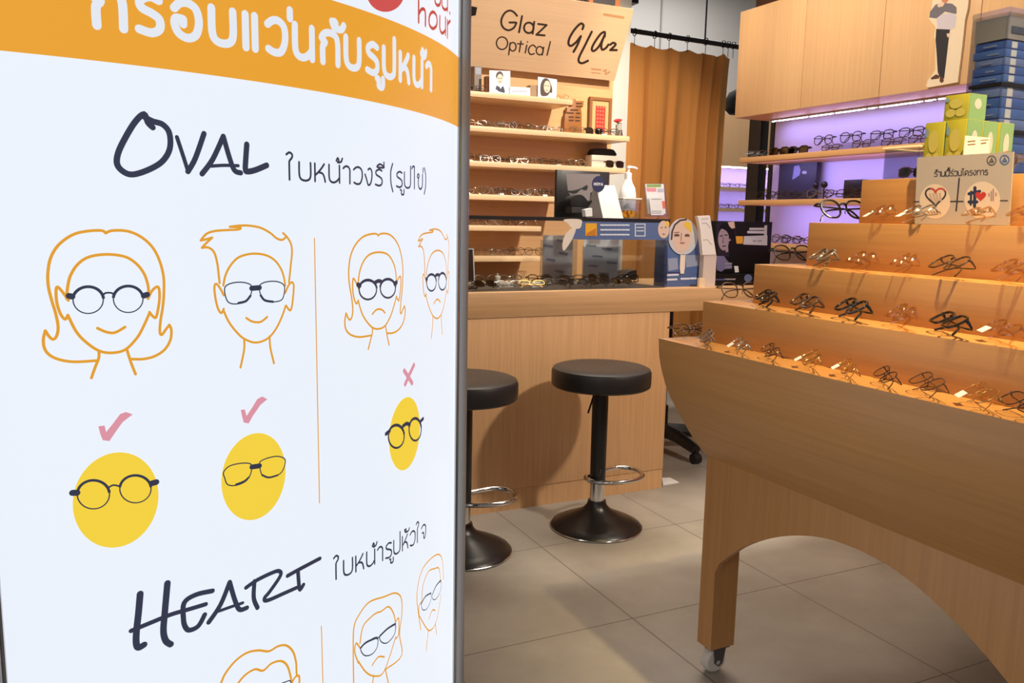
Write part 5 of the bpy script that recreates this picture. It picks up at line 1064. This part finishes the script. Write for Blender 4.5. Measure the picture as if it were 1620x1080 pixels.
# ------------------------------------------------------------------ right wall unit
RX = 3.2
wc = thing('wall_cabinet', 'pale wooden wall cabinets with plain doors above the violet-lit shelves', 'cabinet', (3.36, 2.6, 1.883))
ZB, ZTOP = 1.883, 2.455
part('cabinet_body', MB().box(RX+.02, 3.519, 1.1, 3.842, ZB, ZTOP), MAPLE_Y, wc)
ds = [3.842, 3.340, 2.851, 2.374, 1.87, 1.1]
for a, b in zip(ds, ds[1:]): part('door', MB().box(RX, RX+.0185, b+.0015, a-.0015, ZB, ZTOP), MAPLE_V, wc, bevel=.0012)
lx = 3.415
part('led_channel', MB().box(lx-.012, lx+.012, 1.3, 3.78, ZB-.010, ZB-.0005), ALU, wc)
LED = plain('cool_led', (236, 232, 255), .5, emit=9); y = 3.765; led = [o for o in wc.children if o.name.startswith('led_channel')][0]
for n_, L_ in enumerate((.03, .22, .16, .19, .05, .24, .05, .20, .06, .24, .30, .34, .36)):
    mb = MB(); k_ = max(int(L_/.0175), 1)
    for j in range(k_): mb.box(lx-.009, lx, y-.0145-j*.0175, y-j*.0175, ZB-.0145, ZB-.0101)
    mb.box(lx-.008, lx-.001, y-L_, y, ZB-.0125, ZB-.0101)
    part('led_segment', mb, LED, led, 'bright white run of small lights'); y -= L_+.018
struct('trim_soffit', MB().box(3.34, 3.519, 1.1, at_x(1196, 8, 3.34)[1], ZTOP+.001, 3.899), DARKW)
struct('wall_panel_right', MB().box(3.50, 3.519, 1.1, 3.838, .9, ZB), plain('led_tinted_laminate', (206, 198, 232), .45))  # part of the violet LED light is tinted into this base colour
lc = thing('base_cabinet', 'low wooden cabinet run under the violet-lit shelves', 'cabinet', (3.36, 2.4, 0))
part('cabinet_body', MB().box(RX-.02, 3.499, 1.1, 3.80, 0, .9), MAPLE_Y, lc)
RS = [(1.660, 3.78, 'upper'), (1.426, 3.77, 'middle'), (1.190, 3.76, 'lower')]
for z, ye, nm in RS:
    solo('wall_shelf', MB().box(RX, 3.499, 1.1, ye, z-.028, z), MAPLE_Y, nm+' wooden shelf on the violet-lit right wall', 'shelf', (3.35, 2.4, z-.028), 'wooden shelves on the right wall', bevel=.0015)
struct('trim_post', MB().box(3.46, 3.52, 3.915, 4.015, 0, 3.9), BLACK); struct('trim_edge', MB().box(3.495, 3.52, 3.842, 3.872, 0, 3.9), BLACK)
gR = 'eyeglasses on the violet-lit right wall shelves'
def rg(x, y, X, z, label, rz, tilt, st, col, rim=.0022, sun=False, sc=1, oa=False):
    P = at_x(x, y, X); eyeglasses(label, (X, P[1], z+.001), rz, tilt, st, col, rim, sun, oa, group=gR, scale=sc)
zr = RS[0][0]
rg(1232, 238, 3.30, zr, 'black sunglasses, first from the post on the upper violet-lit shelf', -pi/2, .1, 'square', 'black', .0035, True, 1.1)
rg(1262, 234, 3.32, zr, 'black sunglasses, second from the post on the upper violet-lit shelf', -pi/2, .1, 'square', 'black', .0035, True, 1.1)
rail = solo('display_riser', MB().box(3.40, 3.47, 2.40, 3.35, zr+.0005, zr+.055), ACRYL, 'clear riser bar at the back of the upper violet-lit shelf', 'riser', (3.43, 2.9, zr+.0005))
for i, x in enumerate((1302, 1345, 1394, 1440)):
    rg(x, 222, 3.425, zr+.0555, 'black eyeglasses, %s from the left in the raised back row' % ORD[i], -pi/2, .1, ('panto', 'aviator', 'square', 'square')[i], 'black', .0022, False, 1.05)
for i, x in enumerate((1312, 1360, 1408, 1450)):
    rg(x, 240, 3.27, zr, 'brown eyeglasses, %s from the left in the front row of the upper violet-lit shelf' % ORD[i], -pi/2, .35, ('oval', 'panto', 'square', 'panto')[i], 'brown', .0022, False, .9)
rg(1192, 245, 3.25, zr, 'brown eyeglasses lying at the far tip of the upper violet-lit shelf', -pi/2+.3, 1.0, 'oval', 'brown', .0014)
zr = RS[1][0]
for i, x in enumerate((1208, 1234, 1262, 1290, 1318, 1346)):
    rg(x, 315, 3.27, zr, '%s eyeglasses, %s from the left on the middle violet-lit shelf' % (CN[('black', 'gunmetal', 'black', 'smoke', 'black', 'gunmetal')[i]], ORD[i]), -pi/2+random.uniform(-.2, .2), .5, ('square', 'panto', 'oval', 'panto', 'square', 'aviator')[i], ('black', 'gunmetal', 'black', 'smoke', 'black', 'gunmetal')[i], .0022)
ad = thing('advert_board', 'dark advert board with a pale face on the middle violet-lit shelf', 'advert', (3.45, 3.35, zr))
aX = 3.44; Zv = crop(.12961, 1180, 260)
ay0, ay1 = at_x(1291, 280, aX)[1], at_x(1232, 280, aX)[1]; az = at_x(1260, 253, aX)[2]
part('board', MB().box(aX, aX+.02, ay0, ay1, zr+.0005, az), plain('ink_blue_board', (36, 40, 62), .45), ad)
def on_x(X, off=0): return lambda x, y: (lambda p: (X-off*.35, p[1], p[2]))(at_x(x, y, X))
part('face_print', MB().poly([on_x(aX, .001)(*p) for p in Zv([(590, 20), (650, 10), (668, 70), (655, 130), (600, 170), (565, 185), (580, 100)])]), plain('blue_mauve_print', (128, 130, 176), .5), ad)
part('logo_print', MB().poly([on_x(aX, .001)(*p) for p in Zv(ell(715, 98, 30, 20, 16))]), plain('slate_print', (150, 156, 172), .55), ad)
for i, (x, y) in enumerate(((1291, 293), (1304, 292))):
    P = at_x(x, y, 3.36)
    t = thing('ball_stand', 'small black ball stand, %s of two before the violet panel' % ('left' if i == 0 else 'right'), 'stand', (3.36, P[1], zr+.0005), group='small black ball stands')
    hz = P[2]-zr; part('ball', MB().lathe([(.018*sin(pi*k/10), -.018*cos(pi*k/10)) for k in range(11)], (3.36, P[1], P[2]), 18), BLACK, t); part('foot', MB().lathe([(0, 0), (.016, 0), (.016, .004), (.004, .007), (.004, hz-.016), (0, hz-.016)], (3.36, P[1], zr+.0005), 16), BLACK, t)
P0, P1 = at_x(1364, 290, 3.38), at_x(1335, 290, 3.38)
solo('black_box', MB().box(3.38, 3.45, P0[1], P1[1], zr+.0005, at_x(1350, 284, 3.38)[2]), BLACK, 'black box behind the eyeglasses on the middle violet-lit shelf', 'box', (3.41, (P0[1]+P1[1])/2, zr+.0005), bevel=.002)
zr = RS[2][0]
for i, x in enumerate((1232, 1250, 1268)):
    rg(x, 388, 3.30, zr, 'dark eyeglasses, %s from the left on the lower violet-lit shelf' % ORD[i], -pi/2, .3, ('panto', 'square', 'oval')[i], ('gunmetal', 'black', 'brown')[i], .002)
# cardboard cut-out figure fixed on the cabinet doors
fX = RX-.012
def ZM(P): return [(1440+x/6, y/6) for x, y in P]
man = thing('cardboard_figure', 'flat cardboard cutout of a standing man fixed to the cabinet doors', 'cutout', (fX, 2.48, at_x(1500, 133, fX)[2]))
outl = [(150, 820), (165, 765), (215, 700), (240, 660), (238, 380), (225, 350), (240, 260), (180, 185), (175, 150), (200, 90), (215, -30), (250, -120), (330, -150), (420, -120), (560, -60), (545, 80), (520, 180), (495, 420), (450, 780), (170, 830)]
part('card_board', MB().prism([(at_x(x, y, fX)[1], at_x(x, y, fX)[2]) for x, y in ZM(outl)], YZ, fX, fX+.011), plain('cream_cutout_card', (232, 214, 186), .5), man)
def flat(nm, P, m_, o_): return part(nm, MB().poly([on_x(fX, o_)(*p) for p in ZM(P)]), m_, man)
flat('trousers_print', [(248, 275), (380, 275), (372, 320), (360, 420), (340, 600), (322, 745), (290, 745), (262, 690), (250, 500), (240, 380)], plain('charcoal_print', (44, 42, 48), .5), .0010)
flat('shirt_print', [(250, 170), (300, 130), (420, 125), (440, 160), (425, 260), (380, 280), (262, 275)], plain('lilac_white_print', (204, 196, 206), .5), .0012)
flat('cardigan_print', [(180, 165), (190, 110), (240, 45), (300, 25), (400, 35), (440, 70), (440, 130), (420, 130), (330, 110), (250, 175)], plain('grey_cardigan_print', (112, 108, 118), .5), .0014)
flat('hand_print', [(255, 50), (300, 10), (330, 30), (310, 60), (270, 70)], SKIN, .0018)
flat('face_print', [(300, -110), (350, -115), (372, -60), (360, 10), (330, 35), (300, 10), (290, -50)], plain('warm_skin_print', (200, 130, 96), .5), .0020)
flat('hand_print', [(345, 320), (375, 315), (380, 350), (355, 355)], SKIN, .0018)
flat('shoe_print', [(195, 740), (245, 705), (285, 720), (270, 745), (200, 755)], plain('brown_shoe_print', (92, 56, 40), .5), .0014)
flat('shoe_print', [(280, 735), (315, 735), (320, 770), (300, 788), (280, 775)], plain('brown_shoe_print', (92, 56, 40), .5), .0016)

# ------------------------------------------------------------------ far shelf unit beyond the curtain
FY = 6.6
fu = thing('far_shelf_unit', 'distant wooden shelf unit with violet-lit shelves seen past the curtain', 'shelf unit', (5.7, 6.8, 0))
part('cabinet', MB().box(4.95, 6.6, FY, 6.98, 1.845, 2.34), MAPLE_V, fu)
part('back_panel', MB().box(4.95, 6.6, 6.94, 6.98, .9, 1.845), plain('led_tinted_laminate', (206, 198, 232), .45), fu)  # same panel colour, with violet LED light mixed in
for z in (1.645, 1.440, 1.235): part('shelf', MB().box(4.95, 6.6, FY+.02, 6.94, z-.03, z), MAPLE_X, fu)
part('base', MB().box(4.95, 6.6, FY, 6.94, 0, .9), MAPLE_V, fu)
for x_ in (4.95, 6.58): part('side_panel', MB().box(x_-.02, x_, FY+.02, 6.98, .9, 1.845), MAPLE_V, fu)
part('led_strip', MB().box(5.0, 6.55, FY+.04, FY+.055, 1.832, 1.8445), LED, fu, 'bright white strip light')
for i, x in enumerate((1147, 1162, 1177)):
    for z, nm in ((1.645, 'upper'), (1.440, 'lower')):
        eyeglasses('tiny distant eyeglasses, %s from the left on the %s far shelf past the curtain' % (ORD[i], nm), (at_y(x, 300, FY+.1)[0], FY+.1, z+.001), 0, .1, 'square', 'gunmetal', .002, group='eyeglasses on the far shelf unit')

# ------------------------------------------------------------------ office chair behind the counter
oc = thing('office_chair', 'black office chair on a star base behind the counter end', 'chair', (2.80, 3.84, 0))
cx_, cy_ = 2.80, 3.84
part('column', MB().lathe([(0, .07), (.03, .07), (.03, .26), (.018, .26), (.018, .44), (0, .44)], (cx_, cy_, 0), 20), BLKMET, oc)
part('seat', MB().box(cx_-.23, cx_+.23, cy_-.22, cy_+.22, .44, .51), LEATHER, oc, bevel=.03, seg=3)
part('backrest', MB().box(cx_-.2, cx_+.2, cy_+.20, cy_+.25, .56, .84), LEATHER, oc, bevel=.02); part('back_bar', MB().box(cx_-.03, cx_+.03, cy_+.19, cy_+.235, .43, .6), BLKMET, oc)
for k in range(5):
    a = radians(-89)+k*2*pi/5; dx, dy = cos(a), sin(a)
    lg = part('base_leg', MB().tube([(cx_, cy_, .115), (cx_+.15*dx, cy_+.15*dy, .108), (cx_+.31*dx, cy_+.31*dy, .075)], [.042, .036, .028], 8), BLKMET, oc)
    part('castor', MB().tube([(cx_+.31*dx-.022*dy, cy_+.31*dy+.022*dx, .028), (cx_+.31*dx+.022*dy, cy_+.31*dy-.022*dx, .028)], .028, 18).tube([(cx_+.31*dx, cy_+.31*dy, .05), (cx_+.31*dx, cy_+.31*dy, .078)], .008, 8), BLACK, lg)
fp_ = [at_z(*p, 0) for p in ((1047, 757), (1060, 757), (1074, 764), (1049, 768))]
solo('floor_plate', MB().prism([(p[0], p[1]) for p in fp_], XY, .0005, .006), WHITE, 'white flat plate lying on the floor by the counter corner', 'plate', (fp_[0][0], fp_[0][1], .0005))
# ceiling track with spotlights
tl = thing('track_light', 'black ceiling track light above the curtain', 'lamp', (2.9, 5.0, 3.9))
part('drop_rod', MB().tube([(2.7, 5.025, 3.29), (2.7, 5.025, 3.9)], .012, 8), BLKMET, tl)
part('track', MB().box(2.2, 3.2, 5.0, 5.05, 3.27, 3.299), BLKMET, tl)
tx_ = at_y(998, 0, 5.0)[0]
part('spot_head', MB().box(tx_-.10, tx_+.03, 4.95, 5.1, at_y(998, 5, 4.97)[2], 3.27), BLKMET, tl)
